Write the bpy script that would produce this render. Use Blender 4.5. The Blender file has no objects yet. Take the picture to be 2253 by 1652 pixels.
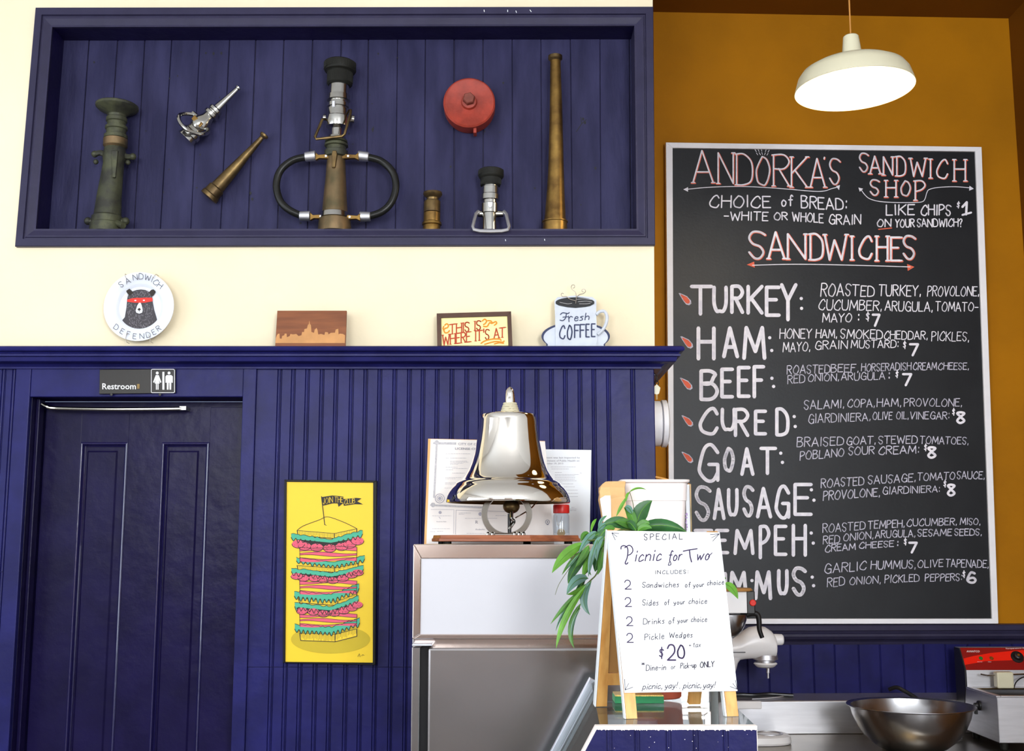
import bpy, bmesh, math, random
from mathutils import Vector, Matrix
random.seed(7)
C = bpy.context.scene.collection
SC = bpy.context.scene
# ------------------------------------------------------------------ camera
F, CX, CY, TH, EYE = 2560.0, 1126.5, 826.0, math.radians(8.31), 1.6
ct, st = math.cos(TH), math.sin(TH)
cam_d = bpy.data.cameras.new('camera'); cam = bpy.data.objects.new('camera', cam_d); C.objects.link(cam)
cam.location = (0, 0, EYE); cam.rotation_euler = (math.pi / 2 + TH, 0, 0)
cam_d.sensor_fit = 'HORIZONTAL'; cam_d.sensor_width = 36; cam_d.lens = F / 2253 * 36
cam_d.clip_start = 0.05; cam_d.clip_end = 60
SC.camera = cam
# ------------------------------------------------------------------ world, exposure
SC.view_settings.view_transform = 'Standard'; SC.view_settings.look = 'None'
SC.view_settings.gamma = 1; SC.view_settings.use_curve_mapping = False
SC.view_settings.exposure = 0.0
w = bpy.data.worlds.new('daylight'); SC.world = w; w.use_nodes = True
w.node_tree.nodes['Background'].inputs[0].default_value = (0.55, 0.7, 1, 1)
w.node_tree.nodes['Background'].inputs[1].default_value = 1.0
def area(name, loc, rot, sx, sy, power, col):
    l = bpy.data.lights.new(name, 'AREA'); l.shape = 'RECTANGLE'; l.size = sx; l.size_y = sy
    l.energy = power; l.color = col
    o = bpy.data.objects.new(name, l); C.objects.link(o); o.location = loc; o.rotation_euler = rot
    return o
# daylight entering through the shop's windows (left side wall and the street front behind the camera), plus an added kitchen light
area('window_light_street', (-2.05, -3.05, 2.72), (math.radians(90), 0, 0), 2.5, 1.7, 178, (0.95, 0.98, 1.0))
area('added_kitchen_light', (1.62, -3.05, 2.45), (math.radians(90), 0, 0), 1.2, 1.6, 215, (0.93, 0.96, 1.0))  # added light with no known window, brightens the kitchen side
area('window_light_side', (-4.30, 0.9, 2.1), (math.radians(90), 0, math.radians(-90)), 3.6, 2.4, 112, (0.80, 0.90, 1.0))

# ------------------------------------------------------------------ picture -> place
def ray(px, py):
    u = (px - CX) / F; v = (CY - py) / F
    return Vector((u, ct - st * v, st + ct * v))
EY = Vector((0, 0, EYE))
def P(px, py, D, k=0.0):
    """the point seen at (px,py) that stands on the upright plane y = D + k x"""
    r = ray(px, py); return EY + r * (D / (r.y - k * r.x))
def PZ(px, py, z):
    r = ray(px, py); return EY + r * ((z - EYE) / r.z)
def S(D, py=900):
    """metres per picture pixel at depth D"""
    return D / ray(CX, py).y / F
class Plane:
    def __init__(s, o, n):
        s.o = Vector(o); s.n = Vector(n).normalized()
        if s.n.y > 0: s.n = -s.n
    def at(s, px, py, off=0.0):
        r = ray(px, py); t = (s.o - EY).dot(s.n) / r.dot(s.n)
        return EY + r * t + s.n * off
def upright(D, k=0.0): return Plane((0, D, 0), (k, -1, 0))

# ------------------------------------------------------------------ materials
def lin(c):
    return tuple((x / 255 / 12.92 if x / 255 <= .04045 else ((x / 255 + .055) / 1.055) ** 2.4) for x in c) + (1,)
MATS = {}
def mat(name, col, rough=.6, metal=0, var=0, scale=8, bump=0, bscale=60, col2=None, stretch=(1, 1, 1), spec=.5, coat=0, trans=0, emit=0, detail=4, alpha=1, ior=1.45, contrast=None, sss=0):
    m = bpy.data.materials.new(name); m.use_nodes = True; nt = m.node_tree; b = nt.nodes['Principled BSDF']
    c = lin(col); b.inputs['Base Color'].default_value = c
    b.inputs['Roughness'].default_value = rough; b.inputs['Metallic'].default_value = metal
    b.inputs['Specular IOR Level'].default_value = spec; b.inputs['Coat Weight'].default_value = coat
    b.inputs['Transmission Weight'].default_value = trans; b.inputs['IOR'].default_value = ior
    b.inputs['Alpha'].default_value = alpha
    if sss:
        b.inputs['Subsurface Weight'].default_value = sss; b.inputs['Subsurface Radius'].default_value = (.02, .02, .02)
    if emit:
        b.inputs['Emission Color'].default_value = c; b.inputs['Emission Strength'].default_value = emit
    if var or col2 or bump:
        tc = nt.nodes.new('ShaderNodeTexCoord'); mp = nt.nodes.new('ShaderNodeMapping')
        mp.inputs['Scale'].default_value = stretch; nt.links.new(tc.outputs['Object'], mp.inputs[0])
    if var or col2:
        n = nt.nodes.new('ShaderNodeTexNoise'); n.inputs['Scale'].default_value = scale; n.inputs['Detail'].default_value = detail
        nt.links.new(mp.outputs[0], n.inputs['Vector'])
        r = nt.nodes.new('ShaderNodeValToRGB'); e = r.color_ramp.elements
        lo, hi = contrast or (.35, .65)
        e[0].position = lo; e[1].position = hi
        if col2: e[0].color = lin(col2); e[1].color = c
        else:
            e[0].color = tuple(x * (1 - var) for x in c[:3]) + (1,); e[1].color = tuple(min(1, x * (1 + var)) for x in c[:3]) + (1,)
        nt.links.new(n.outputs['Fac'], r.inputs[0]); nt.links.new(r.outputs[0], b.inputs['Base Color'])
    if bump:
        n2 = nt.nodes.new('ShaderNodeTexNoise'); n2.inputs['Scale'].default_value = bscale; n2.inputs['Detail'].default_value = 5
        nt.links.new(mp.outputs[0], n2.inputs['Vector'])
        bp = nt.nodes.new('ShaderNodeBump'); bp.inputs['Strength'].default_value = bump; bp.inputs['Distance'].default_value = .01
        nt.links.new(n2.outputs['Fac'], bp.inputs['Height']); nt.links.new(bp.outputs[0], b.inputs['Normal'])
    MATS[name] = m
    return m
M = dict(
    cream=mat('cream_plaster', (236, 222, 190), .75, var=.04, scale=1.5, bump=.12, bscale=22),
    blue=mat('blue_gloss_paint', (29, 29, 84), .36, var=.18, scale=9, bump=.12, bscale=30, spec=.18),
    bluedk=mat('dark_blue_door_and_shade', (22, 17, 54), .3, var=.2, scale=6, bump=.22, bscale=18, spec=.14),
    bluetrim=mat('highlight_gloss_moulding', (26, 22, 68), .2, bump=.06, bscale=30, spec=.8, coat=.6),  # door blue lightened and glossed so the mouldings show a highlight
    bluecab=mat('navy_counter_paint', (24, 24, 74), .42, spec=.2, var=.12, scale=14, bump=.08, bscale=60),
    slat=mat('weathered_blue_slat', (47, 46, 80), .6, col2=(31, 30, 62), scale=5, bump=.25, bscale=30, stretch=(3, 3, .7), detail=8, spec=.25),
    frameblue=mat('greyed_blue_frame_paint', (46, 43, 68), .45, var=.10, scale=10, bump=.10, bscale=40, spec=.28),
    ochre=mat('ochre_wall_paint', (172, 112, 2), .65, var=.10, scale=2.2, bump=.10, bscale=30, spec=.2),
    brown=mat('dark_brown_ochre', (116, 70, 4), .7, spec=.2, var=.08, scale=3, bump=.06),  # darker ochre for the kitchen ceiling and right wall
    floor=mat('worn_wood_floor', (122, 112, 106), .4, col2=(98, 90, 84), scale=4, stretch=(1, .1, 1)),
    board=mat('black_chalk_surface', (30, 33, 37), .42, col2=(25, 28, 32), scale=6, bump=.04, bscale=90, spec=.4),
    whiteframe=mat('white_painted_wood', (246, 246, 250), .45, var=.03, bump=.05),
    chalk=mat('white_chalk_marker', (240, 238, 250), .8, var=.10, scale=40),
    chalkdim=mat('thin_white_chalk', (200, 198, 214), .85, var=.22, scale=60),
    chalkor=mat('coral_chalk_marker', (236, 112, 84), .8, var=.08, scale=50),
    chrome=mat('polished_chrome', (186, 184, 178), .16, 1, var=.05, scale=30),
    bell=mat('polished_nickel_bell', (238, 232, 222), .055, 1),
    steel=mat('brushed_stainless_steel', (210, 210, 214), .46, 1, var=.05, scale=6, bump=.02, bscale=40, stretch=(1, 1, 12)),
    steelfr=mat('refrigerator_steel', (166, 162, 162), .2, 1, var=.08, scale=3, bump=.03, bscale=3),
    steelhd=mat('warm_polished_steel', (206, 192, 184), .16, 1, bump=.02, bscale=5),
    offwhite=mat('off_white_plaster', (222, 222, 222), .8),
    reargrey=mat('grey_reflected_panel', (170, 168, 168), .7),
    rearwood=mat('orange_brown_panelling', (150, 96, 52), .5, var=.1, scale=3),
    terracotta=mat('orange_red_glazed_pot', (206, 92, 62), .4),
    steelbowl=mat('bowl_stainless_steel', (192, 192, 194), .26, 1, var=.04, scale=6),
    steeltop=mat('steel_counter_top', (150, 142, 128), .28, 1, var=.10, scale=5),
    green=mat('verdigris_bronze', (80, 82, 60), .55, .4, col2=(50, 50, 44), scale=14, bump=.2, bscale=60, contrast=(.4, .62)),
    brass=mat('tarnished_brass', (150, 118, 62), .38, .85, col2=(104, 78, 42), scale=16, bump=.06, bscale=60),
    brassdk=mat('old_dark_brass', (126, 104, 66), .42, .85, col2=(84, 68, 46), scale=20, bump=.08),
    bronze=mat('brown_bronze', (132, 108, 78), .4, .7, col2=(92, 82, 58), scale=14, bump=.06),
    rubber=mat('black_rubber', (30, 30, 26), .55, bump=.05, spec=.2),
    hose=mat('black_hose_rubber', (26, 26, 24), .3, bump=.03, bscale=100, spec=.3),
    redcap=mat('red_enamel_cap', (150, 52, 36), .55, var=.18, scale=24, bump=.12, bscale=60),
    redcapdk=mat('rusty_hex_bolt', (120, 60, 48), .6, .2, var=.2, scale=30),
    plate=mat('white_glazed_china', (222, 226, 234), .2, coat=.3),
    ringchrome=mat('yoke_chrome', (150, 148, 140), .14, 1),
    walnut=mat('walnut_veneer', (138, 80, 42), .45, col2=(112, 60, 30), scale=5, stretch=(1, 1, 9), detail=8),
    pale=mat('pale_burnt_wood', (196, 140, 84), .55, var=.1, scale=20),
    darkwood=mat('dark_brown_frame_wood', (78, 50, 34), .4, var=.15, scale=20),
    pine=mat('varnished_pine', (226, 172, 98), .4, col2=(206, 146, 74), scale=7, stretch=(9, 9, 1.2), detail=6),
    pineend=mat('brown_ply', (176, 128, 72), .5, var=.06),  # darker brown ply for the sign's rear panel and the brewer lid
    bellwood=mat('reddish_varnished_wood', (150, 84, 48), .28, col2=(118, 60, 32), scale=8, stretch=(1, 8, 8), detail=6),
    paper=mat('white_paper', (242, 246, 250), .8),
    signwhite=mat('white_dry_erase_board', (236, 240, 242), .35),
    creampaper=mat('cream_printed_paper', (250, 236, 164), .7),
    docpaper=mat('certificate_paper', (236, 228, 222), .5),
    docgrey=mat('grey_engraved_border', (186, 182, 184), .7, var=.12, scale=200),
    docink=mat('faded_document_ink', (170, 166, 176), .8),
    docink2=mat('grey_document_ink', (140, 138, 150), .8),
    black=mat('black_plastic', (26, 25, 26), .35),
    blackframe=mat('black_frame_wood', (14, 12, 11), .4, spec=.2),
    signblack=mat('black_sign_laminate', (34, 30, 26), .38, spec=.4),
    white=mat('white_plastic', (240, 238, 238), .3),
    lampshade=mat('cream_enamel_shade', (212, 206, 178), .35),
    cord=mat('tan_lamp_cord', (190, 130, 60), .5),
    ink=mat('purple_black_marker', (50, 34, 72), .7),
    inkthin=mat('grey_black_pen', (44, 36, 54), .7),
    navyink=mat('navy_enamel', (38, 48, 84), .5),
    yellow=mat('yellow_poster_paper', (236, 198, 20), .45),
    teal=mat('teal_print_ink', (70, 172, 138), .6),
    pink=mat('pink_print_ink', (222, 88, 112), .6),
    olive=mat('olive_print_ink', (196, 170, 26), .6),
    inkblack=mat('black_print_ink', (34, 30, 28), .6),
    redprint=mat('rust_red_print_ink', (176, 58, 26), .6),
    gold=mat('orange_gold_print_ink', (214, 134, 20), .6),
    red=mat('bright_red_ink', (226, 40, 24), .5),
    fur=mat('dark_fur_ink', (66, 62, 66), .7),
    furlight=mat('light_fur_ink', (150, 146, 152), .7),
    earbrown=mat('dark_brown_ink', (44, 36, 30), .7),
    mug=mat('white_enamel_tin', (196, 202, 212), .4, var=.05, scale=30),
    coffee=mat('black_coffee_enamel', (24, 26, 28), .35),
    wire=mat('thin_grey_wire', (170, 160, 150), .4, .8),
    lightpanel=mat('white_acrylic_panel', (196, 195, 200), .35),
    gasket=mat('black_gasket', (14, 14, 18), .6),
    alu=mat('satin_aluminium', (206, 212, 224), .34, 1),
    glassgreen=mat('glass_edge_dark', (20, 44, 50), .2),
    kraft=mat('brown_kraft_paper', (222, 178, 122), .8, var=.06, scale=12, bump=.2, bscale=20),
    kraftpale=mat('pale_bag_label', (240, 230, 222), .7),
    tub=mat('milky_translucent_plastic', (236, 226, 222), .35, sss=.3),
    leaf1=mat('mid_green_leaf', (70, 122, 44), .38, var=.18, scale=30, spec=.5),
    leaf2=mat('dark_green_leaf', (44, 92, 46), .36, var=.2, scale=30),
    leaf3=mat('greyish_green_leaf', (96, 136, 124), .32, var=.12, scale=30),
    leaf4=mat('bright_green_leaf', (96, 154, 44), .4, var=.15, scale=30),
    stem=mat('green_brown_stem', (92, 104, 50), .5),
    pot=mat('dark_glazed_pot', (60, 62, 66), .4),
    soil=mat('potting_soil', (50, 38, 28), .9, bump=.6, bscale=100),
    redpanel=mat('dark_red_control_panel', (140, 22, 18), .35),
    redband=mat('bright_red_control_band', (238, 34, 14), .35),
    greenlamp=mat('green_indicator_lens', (40, 120, 50), .3),
    amber=mat('dark_amber_lens', (120, 70, 20), .3),
    oil=mat('dark_fryer_oil', (40, 28, 16), .15),
    greenbox=mat('green_card', (30, 140, 82), .5, var=.1),
    goldglit=mat('gold_glitter', (206, 178, 96), .4, .4, var=.3, scale=300),
    orangebox=mat('orange_red_tray', (214, 96, 60), .5),
    tealcup=mat('teal_patterned_glass', (110, 160, 176), .3),
    jarglass=None, glass=None)
def glassmat(name, tint, rough, trans_mix):
    m = bpy.data.materials.new(name); m.use_nodes = True; nt = m.node_tree; nt.nodes.clear()
    out = nt.nodes.new('ShaderNodeOutputMaterial'); mix = nt.nodes.new('ShaderNodeMixShader')
    tr = nt.nodes.new('ShaderNodeBsdfTransparent'); gl = nt.nodes.new('ShaderNodeBsdfGlossy'); lw = nt.nodes.new('ShaderNodeLayerWeight')
    tr.inputs[0].default_value = tint; gl.inputs['Roughness'].default_value = rough
    pw = nt.nodes.new('ShaderNodeMath'); pw.operation = 'POWER'; pw.inputs[1].default_value = 4.5
    ad = nt.nodes.new('ShaderNodeMath'); ad.operation = 'MULTIPLY_ADD'; ad.inputs[1].default_value = .62; ad.inputs[2].default_value = trans_mix
    nt.links.new(lw.outputs['Facing'], pw.inputs[0]); nt.links.new(pw.outputs[0], ad.inputs[0]); nt.links.new(ad.outputs[0], mix.inputs[0])
    nt.links.new(tr.outputs[0], mix.inputs[1]); nt.links.new(gl.outputs[0], mix.inputs[2]); nt.links.new(mix.outputs[0], out.inputs[0])
    return m
M['glass'] = glassmat('clear_case_glass', (.86, .92, .92, 1), .02, .06)
M['jarglass'] = glassmat('clear_jar_glass', (.93, .95, .97, 1), .02, .04)

# ------------------------------------------------------------------ mesh builder
class MB:
    def __init__(s): s.v = []; s.f = []; s.sm = []
    def add(s, vs, fs, smooth=False):
        n = len(s.v); s.v += [Vector(v) for v in vs]
        for f in fs: s.f.append([n + i for i in f]); s.sm.append(smooth)
        return s
    def box(s, x0, x1, y0, y1, z0, z1, mtx=None):
        vs = [Vector((x, y, z)) for x in (x0, x1) for y in (y0, y1) for z in (z0, z1)]
        if mtx: vs = [mtx @ v for v in vs]
        return s.add(vs, [(0, 1, 3, 2), (4, 6, 7, 5), (0, 4, 5, 1), (2, 3, 7, 6), (0, 2, 6, 4), (1, 5, 7, 3)])
    def slab(s, front, d):
        """a closed slab: polygon points FRONT pushed back by vector d"""
        n = len(front); d = Vector(d); vs = list(front) + [Vector(p) + d for p in front]
        fs = [tuple(range(n)), tuple(range(2 * n - 1, n - 1, -1))] + [(i, i + n, (i + 1) % n + n, (i + 1) % n) for i in range(n)]
        return s.add(vs, fs)
    def rings(s, rings, caps=True, smooth=True, closed=True):
        n = len(rings[0]); vs = [v for r in rings for v in r]; fs = []
        for i in range(len(rings) - 1):
            for j in range(n if closed else n - 1):
                a = i * n + j; b = i * n + (j + 1) % n
                fs.append((a, b, b + n, a + n))
        s.add(vs, fs, smooth)
        if caps:
            k = len(s.v) - len(vs)
            s.f.append([k + j for j in range(n)][::-1]); s.sm.append(False)
            s.f.append([k + (len(rings) - 1) * n + j for j in range(n)]); s.sm.append(False)
        return s
    def lathe(s, prof, mtx=None, seg=32, caps=True):
        """prof: (radius, height) about local z"""
        mtx = mtx or Matrix()
        return s.rings([[mtx @ Vector((r * math.cos(2 * math.pi * j / seg), r * math.sin(2 * math.pi * j / seg), z)) for j in range(seg)] for r, z in prof], caps)
    def revolve(s, cs, rs, seg=28, axis=None, caps=True, flat=None, smooth=True):
        ax = (Vector(axis) if axis is not None else (cs[-1] - cs[0])).normalized()
        u = ax.orthogonal().normalized(); w_ = ax.cross(u)
        R = []
        for c, r in zip(cs, rs):
            R.append([c + (u * math.cos(2 * math.pi * (j + .5) / seg) + w_ * math.sin(2 * math.pi * (j + .5) / seg)) * r for j in range(seg)])
        return s.rings(R, caps, smooth)
    def tube(s, pts, r, seg=8, caps=True, smooth_path=True):
        pts = [Vector(p) for p in pts]
        if smooth_path and len(pts) > 2: pts = spline(pts)
        rr = r if isinstance(r, (list, tuple)) else None
        R = []; nrm = None
        for i, p in enumerate(pts):
            t = (pts[min(i + 1, len(pts) - 1)] - pts[max(i - 1, 0)]).normalized()
            if nrm is None: nrm = t.orthogonal().normalized()
            nrm = (nrm - t * nrm.dot(t)).normalized(); b = t.cross(nrm)
            q = r if rr is None else rr[0] + (rr[1] - rr[0]) * i / (len(pts) - 1)
            R.append([p + (nrm * math.cos(2 * math.pi * j / seg) + b * math.sin(2 * math.pi * j / seg)) * q for j in range(seg)])
        return s.rings(R, caps)
    def ball(s, c, r, seg=16, n=8, sq=(1, 1, 1)):
        c = Vector(c)
        R = [[c + Vector((r * sq[0] * math.sin(a) * math.cos(2 * math.pi * j / seg), r * sq[1] * math.sin(a) * math.sin(2 * math.pi * j / seg), -r * sq[2] * math.cos(a))) for j in range(seg)]
             for a in [math.pi * (i + .04) / (n + .08) for i in range(n + 1)]]
        return s.rings(R)
def spline(pts, n=6):
    out = []
    for i in range(len(pts) - 1):
        p0 = pts[max(i - 1, 0)]; p1 = pts[i]; p2 = pts[i + 1]; p3 = pts[min(i + 2, len(pts) - 1)]
        for k in range(n):
            t = k / n
            out.append(.5 * ((2 * p1) + (p2 - p0) * t + (2 * p0 - 5 * p1 + 4 * p2 - p3) * t * t + (3 * p1 - p0 - 3 * p2 + p3) * t ** 3))
    out.append(pts[-1]); return out
WL = {}   # where each parent stands
def obj(name, mb, m, parent=None, org=None, bevel=0, fix=True, label=None, kind=None):
    off = WL[parent.name] if parent else Vector(org if org is not None else (0, 0, 0))
    me = bpy.data.meshes.new(name)
    me.from_pydata([tuple(v - off) for v in mb.v], [], mb.f)
    me.polygons.foreach_set('use_smooth', mb.sm)
    if fix:
        bm = bmesh.new(); bm.from_mesh(me); bmesh.ops.recalc_face_normals(bm, faces=bm.faces); bm.to_mesh(me); bm.free()
    if fix and any(mb.sm): me.set_sharp_from_angle(angle=math.radians(34))
    me.materials.append(m if not isinstance(m, str) else M[m])
    o = bpy.data.objects.new(name, me); C.objects.link(o)
    if parent: o.parent = parent; WL[o.name] = off.copy()
    else: o.location = off; WL[o.name] = off.copy()
    if bevel:
        b = o.modifiers.new('soft_edges', 'BEVEL'); b.width = bevel; b.segments = 2; b.limit_method = 'ANGLE'; b.angle_limit = math.radians(40)
        b.harden_normals = False
    if label: o['label'] = label
    if kind: o['kind'] = kind
    return o
def thing(name, label, cat, loc=(0, 0, 0), group=None, kind=None):
    o = bpy.data.objects.new(name, None); C.objects.link(o); o.location = loc; WL[o.name] = Vector(loc)
    o.empty_display_size = .05
    if label: o['label'] = label
    if cat: o['category'] = cat
    if group: o['group'] = group
    if kind: o['kind'] = kind
    return o
def tag(o, label, cat, group=None):
    o['label'] = label; o['category'] = cat
    if group: o['group'] = group
    return o
def struct(name, mb, m, bevel=0, parent=None, label=None, category=None):
    o = obj(name, mb, m, parent, bevel=bevel)
    if not parent:
        o['kind'] = 'structure'
        if label: o['label'] = label; o['category'] = category or 'wall'
    return o

# ------------------------------------------------------------------ flat print on a plane, drawn in strokes
class Print:
    def __init__(s, plane, off=.0012, mp=None):
        s.pl = plane; s.off = off; s.mb = MB(); s.mp = mp or (lambda x, y: (x, y))
    def poly(s, pts):
        s.n = getattr(s, 'n', 0) + 1; o_ = s.off + (s.n % 37) * 4e-6
        s.mb.add([s.pl.at(*s.mp(*p), o_) for p in pts], [tuple(range(len(pts)))]); return s
    def disc(s, x, y, rx, ry=None, n=12, a=0):
        ry = ry or rx; ca, sa = math.cos(a), math.sin(a)
        q = [(rx * math.cos(2 * math.pi * i / n), ry * math.sin(2 * math.pi * i / n)) for i in range(n)]
        return s.poly([(x + p * ca - r * sa, y + p * sa + r * ca) for p, r in q])
    def ring(s, x, y, r, w_, n=24, ry=None):
        ry = ry or r
        return s.line([(x + r * math.cos(2 * math.pi * i / n), y + ry * math.sin(2 * math.pi * i / n)) for i in range(n + 1)], w_)
    def line(s, pts, w_, smooth=False, taper=None):
        if smooth and len(pts) > 2:
            pts = [(p.x, p.y) for p in spline([Vector((a, b, 0)) for a, b in pts], 4)]
        for i in range(len(pts) - 1):
            (ax, ay), (bx, by) = pts[i], pts[i + 1]
            L = math.hypot(bx - ax, by - ay)
            if L < 1e-6: continue
            nx, ny = -(by - ay) / L * w_ / 2, (bx - ax) / L * w_ / 2
            s.poly([(ax + nx, ay + ny), (bx + nx, by + ny), (bx - nx, by - ny), (ax - nx, ay - ny)])
        for i, p in enumerate(pts):
            s.disc(p[0], p[1], w_ / 2, n=6)
        return s
    def build(s, name, m, parent, label=None):
        o = obj(name, s.mb, m, parent, fix=False, label=label); o['kind'] = 'stuff'; return o
G = {  # stroke glyphs on a 10x10 grid; y below the line: z=-1 y=-2 x=-3 ; ~ means curved
 'A': (.8, '00 49 90;23 73'), 'B': (.68, '00 09;~09 59 88 77 55 05;~05 65 93 81 50 00'), 'C': (.74, '~97 79 48 15 03 11 40 70 92'),
 'D': (.78, '00 09;~09 49 87 94 81 40 00'), 'E': (.62, '90 00 09 99;05 75'), 'F': (.6, '00 09 99;05 75'),
 'G': (.8, '~97 69 38 14 12 40 70 92;54 94 92 90'), 'H': (.76, '00 09;90 99;05 95'), 'I': (.16, '50 59'), 'J': (.5, '~79 74 50 20 02'),
 'K': (.68, '00 09;99 04;25 90'), 'L': (.58, '09 00 90'), 'M': (.98, '00 19 52 89 90'), 'N': (.8, '00 09 90 99'),
 'O': (.82, '~49 16 04 11 40 60 82 95 78 49'), 'P': (.64, '00 09;~09 69 97 65 04'), 'Q': (.82, '~49 16 04 11 50 82 95 78 49;63 90'),
 'R': (.68, '00 09;~09 69 97 65 05;35 90'), 'S': (.62, '~98 69 29 07 25 64 82 60 30 02'), 'T': (.78, '09 99;49 40'),
 'U': (.74, '~09 03 20 40 70 93 99'), 'V': (.74, '09 40 99'), 'W': (1.05, '09 20 47 70 99'), 'X': (.7, '09 90;00 99'), 'Y': (.72, '09 45 99;45 40'),
 'Z': (.7, '09 99 00 90'),
 '0': (.72, '~49 16 04 11 40 70 92 95 78 49'), '1': (.4, '27 59 50;10 90'), '2': (.62, '~07 29 69 87 74 00;00 90'), '3': (.6, '~08 59 87 55 25;~55 83 60 20 01'),
 '4': (.6, '60 69 03 93'), '5': (.6, '99 09 05;~05 65 92 60 20 01'), '6': (.62, '~88 49 15 02 30 70 92 74 44 13'), '7': (.62, '09 99 30'),
 '8': (.62, '~55 18 49 88 45 12 40 82 45'), '9': (.6, '~97 59 26 44 84 98;~98 84 50'), '$': (.55, '~87 58 27 35 64 62 41 12;5a 5z'),
 ':': (.2, '46 47;41 42'), '.': (.16, '40 41'), ',': (.2, '51 3z'), "'": (.2, '5a 47'), '-': (.5, '04 94'), '?': (.55, '~07 39 79 87 55 43;40 41'),
 '!': (.2, '69 43;30 31'), '*': (.5, '5a 54;19 95;15 99'), '+': (.5, '43 47;05 95'), ' ': (.42, ''), '/': (.5, '00 99'),
 'a': (.56, '~85 45 14 01 40 82;85 82 90'), 'b': (.54, '09 00;~04 45 84 70 30 01'), 'c': (.5, '~84 55 13 10 50 91'), 'd': (.58, '~84 45 12 10 50 83;89 80'),
 'e': (.52, '~13 83 75 35 12 30 70 91'), 'f': (.42, '~98 69 47 40;05 85'), 'g': (.56, '~84 45 12 20 60 83;~85 80 6y 1y'), 'h': (.54, '09 00;~03 45 84 80'),
 'i': (.2, '45 40;47 48'), 'k': (.52, '09 00;85 02;23 90'), 'l': (.2, '49 40'), 'm': (.86, '05 00;~03 25 43 40;~43 75 93 90'), 'n': (.54, '05 00;~03 45 84 80'),
 'o': (.56, '~45 13 20 60 83 45'), 'p': (.54, '05 0x;~04 45 83 50 01'), 'r': (.42, '05 00;~03 45 85'), 's': (.46, '~85 45 14 53 71 40 00'),
 't': (.4, '48 41 80;06 86'), 'u': (.54, '~05 11 40 82;85 80'), 'v': (.5, '05 40 85'), 'w': (.78, '05 20 44 60 95'), 'x': (.5, '05 80;00 85'),
 'y': (.54, '~05 12 41 83;~85 72 4y 0y'), 'z': (.5, '05 85 00 80'), 'j': (.3, '65 5y 1y;67 68'), 'q': (.55, '~84 45 12 20 60 83;85 8x'),
}
YC = {'z': -1, 'y': -2, 'x': -3, 'a': 10}
GS = {}
for k_, (w_, st_) in G.items():
    L_ = []
    for part in st_.split(';'):
        if not part: continue
        cur = part[0] == '~'; part = part.lstrip('~')
        L_.append((cur, [(int(t[0]) / 9, (YC[t[1]] if t[1] in YC else int(t[1])) / 9) for t in part.split()]))
    GS[k_] = (w_, L_)
def glyph(pr, ch, fn, wt):
    for cur, pts in GS[ch][1]:
        q = [fn(a, b) for a, b in pts]
        pr.line(q, wt, smooth=cur)
def text(pr, s_, x0, y0, x1, y1, h0, h1=None, wt=2, slant=0, jit=.04, gap=.22):
    """baseline from (x0,y0) to (x1,y1); letter height h0 -> h1"""
    h1 = h1 or h0; tot = sum(GS[c][0] + gap for c in s_) - gap; g = 0
    for c in s_:
        w_ = GS[c][0]; dy = random.uniform(-jit, jit) * h0; dr = random.uniform(-jit, jit)
        def fn(a, b, g=g, w_=w_, dy=dy, dr=dr):
            t = (g + w_ * a) / tot; h = h0 + (h1 - h0) * t
            return (x0 + (x1 - x0) * t + (slant + dr) * b * h, y0 + (y1 - y0) * t - b * h + dy)
        glyph(pr, c, fn, wt); g += w_ + gap
def boxed(pr, ch, xa, ya, xb, yb, wt, lean=0):
    """one letter fitted to the box xa..xb, top ya, bottom yb"""
    glyph(pr, ch, lambda a, b: (xa + (xb - xa) * a + lean * (b - .5) * (yb - ya), yb - (yb - ya) * b), wt)
def rotated(pr, ch, cx, cy, size, ang, wt):
    w_ = GS[ch][0]; ca, sa = math.cos(ang), math.sin(ang)
    def fn(a, b):
        X = (a - .5) * w_ * size; Y = -(b - .5) * size
        return (cx + X * ca - Y * sa, cy + X * sa + Y * ca)
    glyph(pr, ch, fn, wt)
def typeset(pr, s_, x0, yb, x1, yt, yb1=None, bold=0):
    """printed type from the built-in face, fitted to a box (yb baseline, yt cap top)"""
    cu = bpy.data.curves.new('type', 'FONT'); cu.body = s_; cu.resolution_u = 2; cu.offset = bold
    o = bpy.data.objects.new('type', cu); C.objects.link(o)
    dg = bpy.context.evaluated_depsgraph_get(); me = bpy.data.meshes.new_from_object(o.evaluated_get(dg))
    vs = [v.co.copy() for v in me.vertices]; fs = [tuple(p.vertices) for p in me.polygons]
    bpy.data.objects.remove(o); bpy.data.curves.remove(cu); bpy.data.meshes.remove(me)
    if not vs: return
    mx = max(v.x for v in vs); mn = min(v.x for v in vs); cap = .69
    yb1 = yb if yb1 is None else yb1
    def q(v):
        t = (v.x - mn) / (mx - mn); return pr.pl.at(*pr.mp(x0 + (x1 - x0) * t, yb + (yb1 - yb) * t - (yb - yt) * v.y / cap), pr.off)
    pr.mb.add([q(v) for v in vs], fs)
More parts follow.
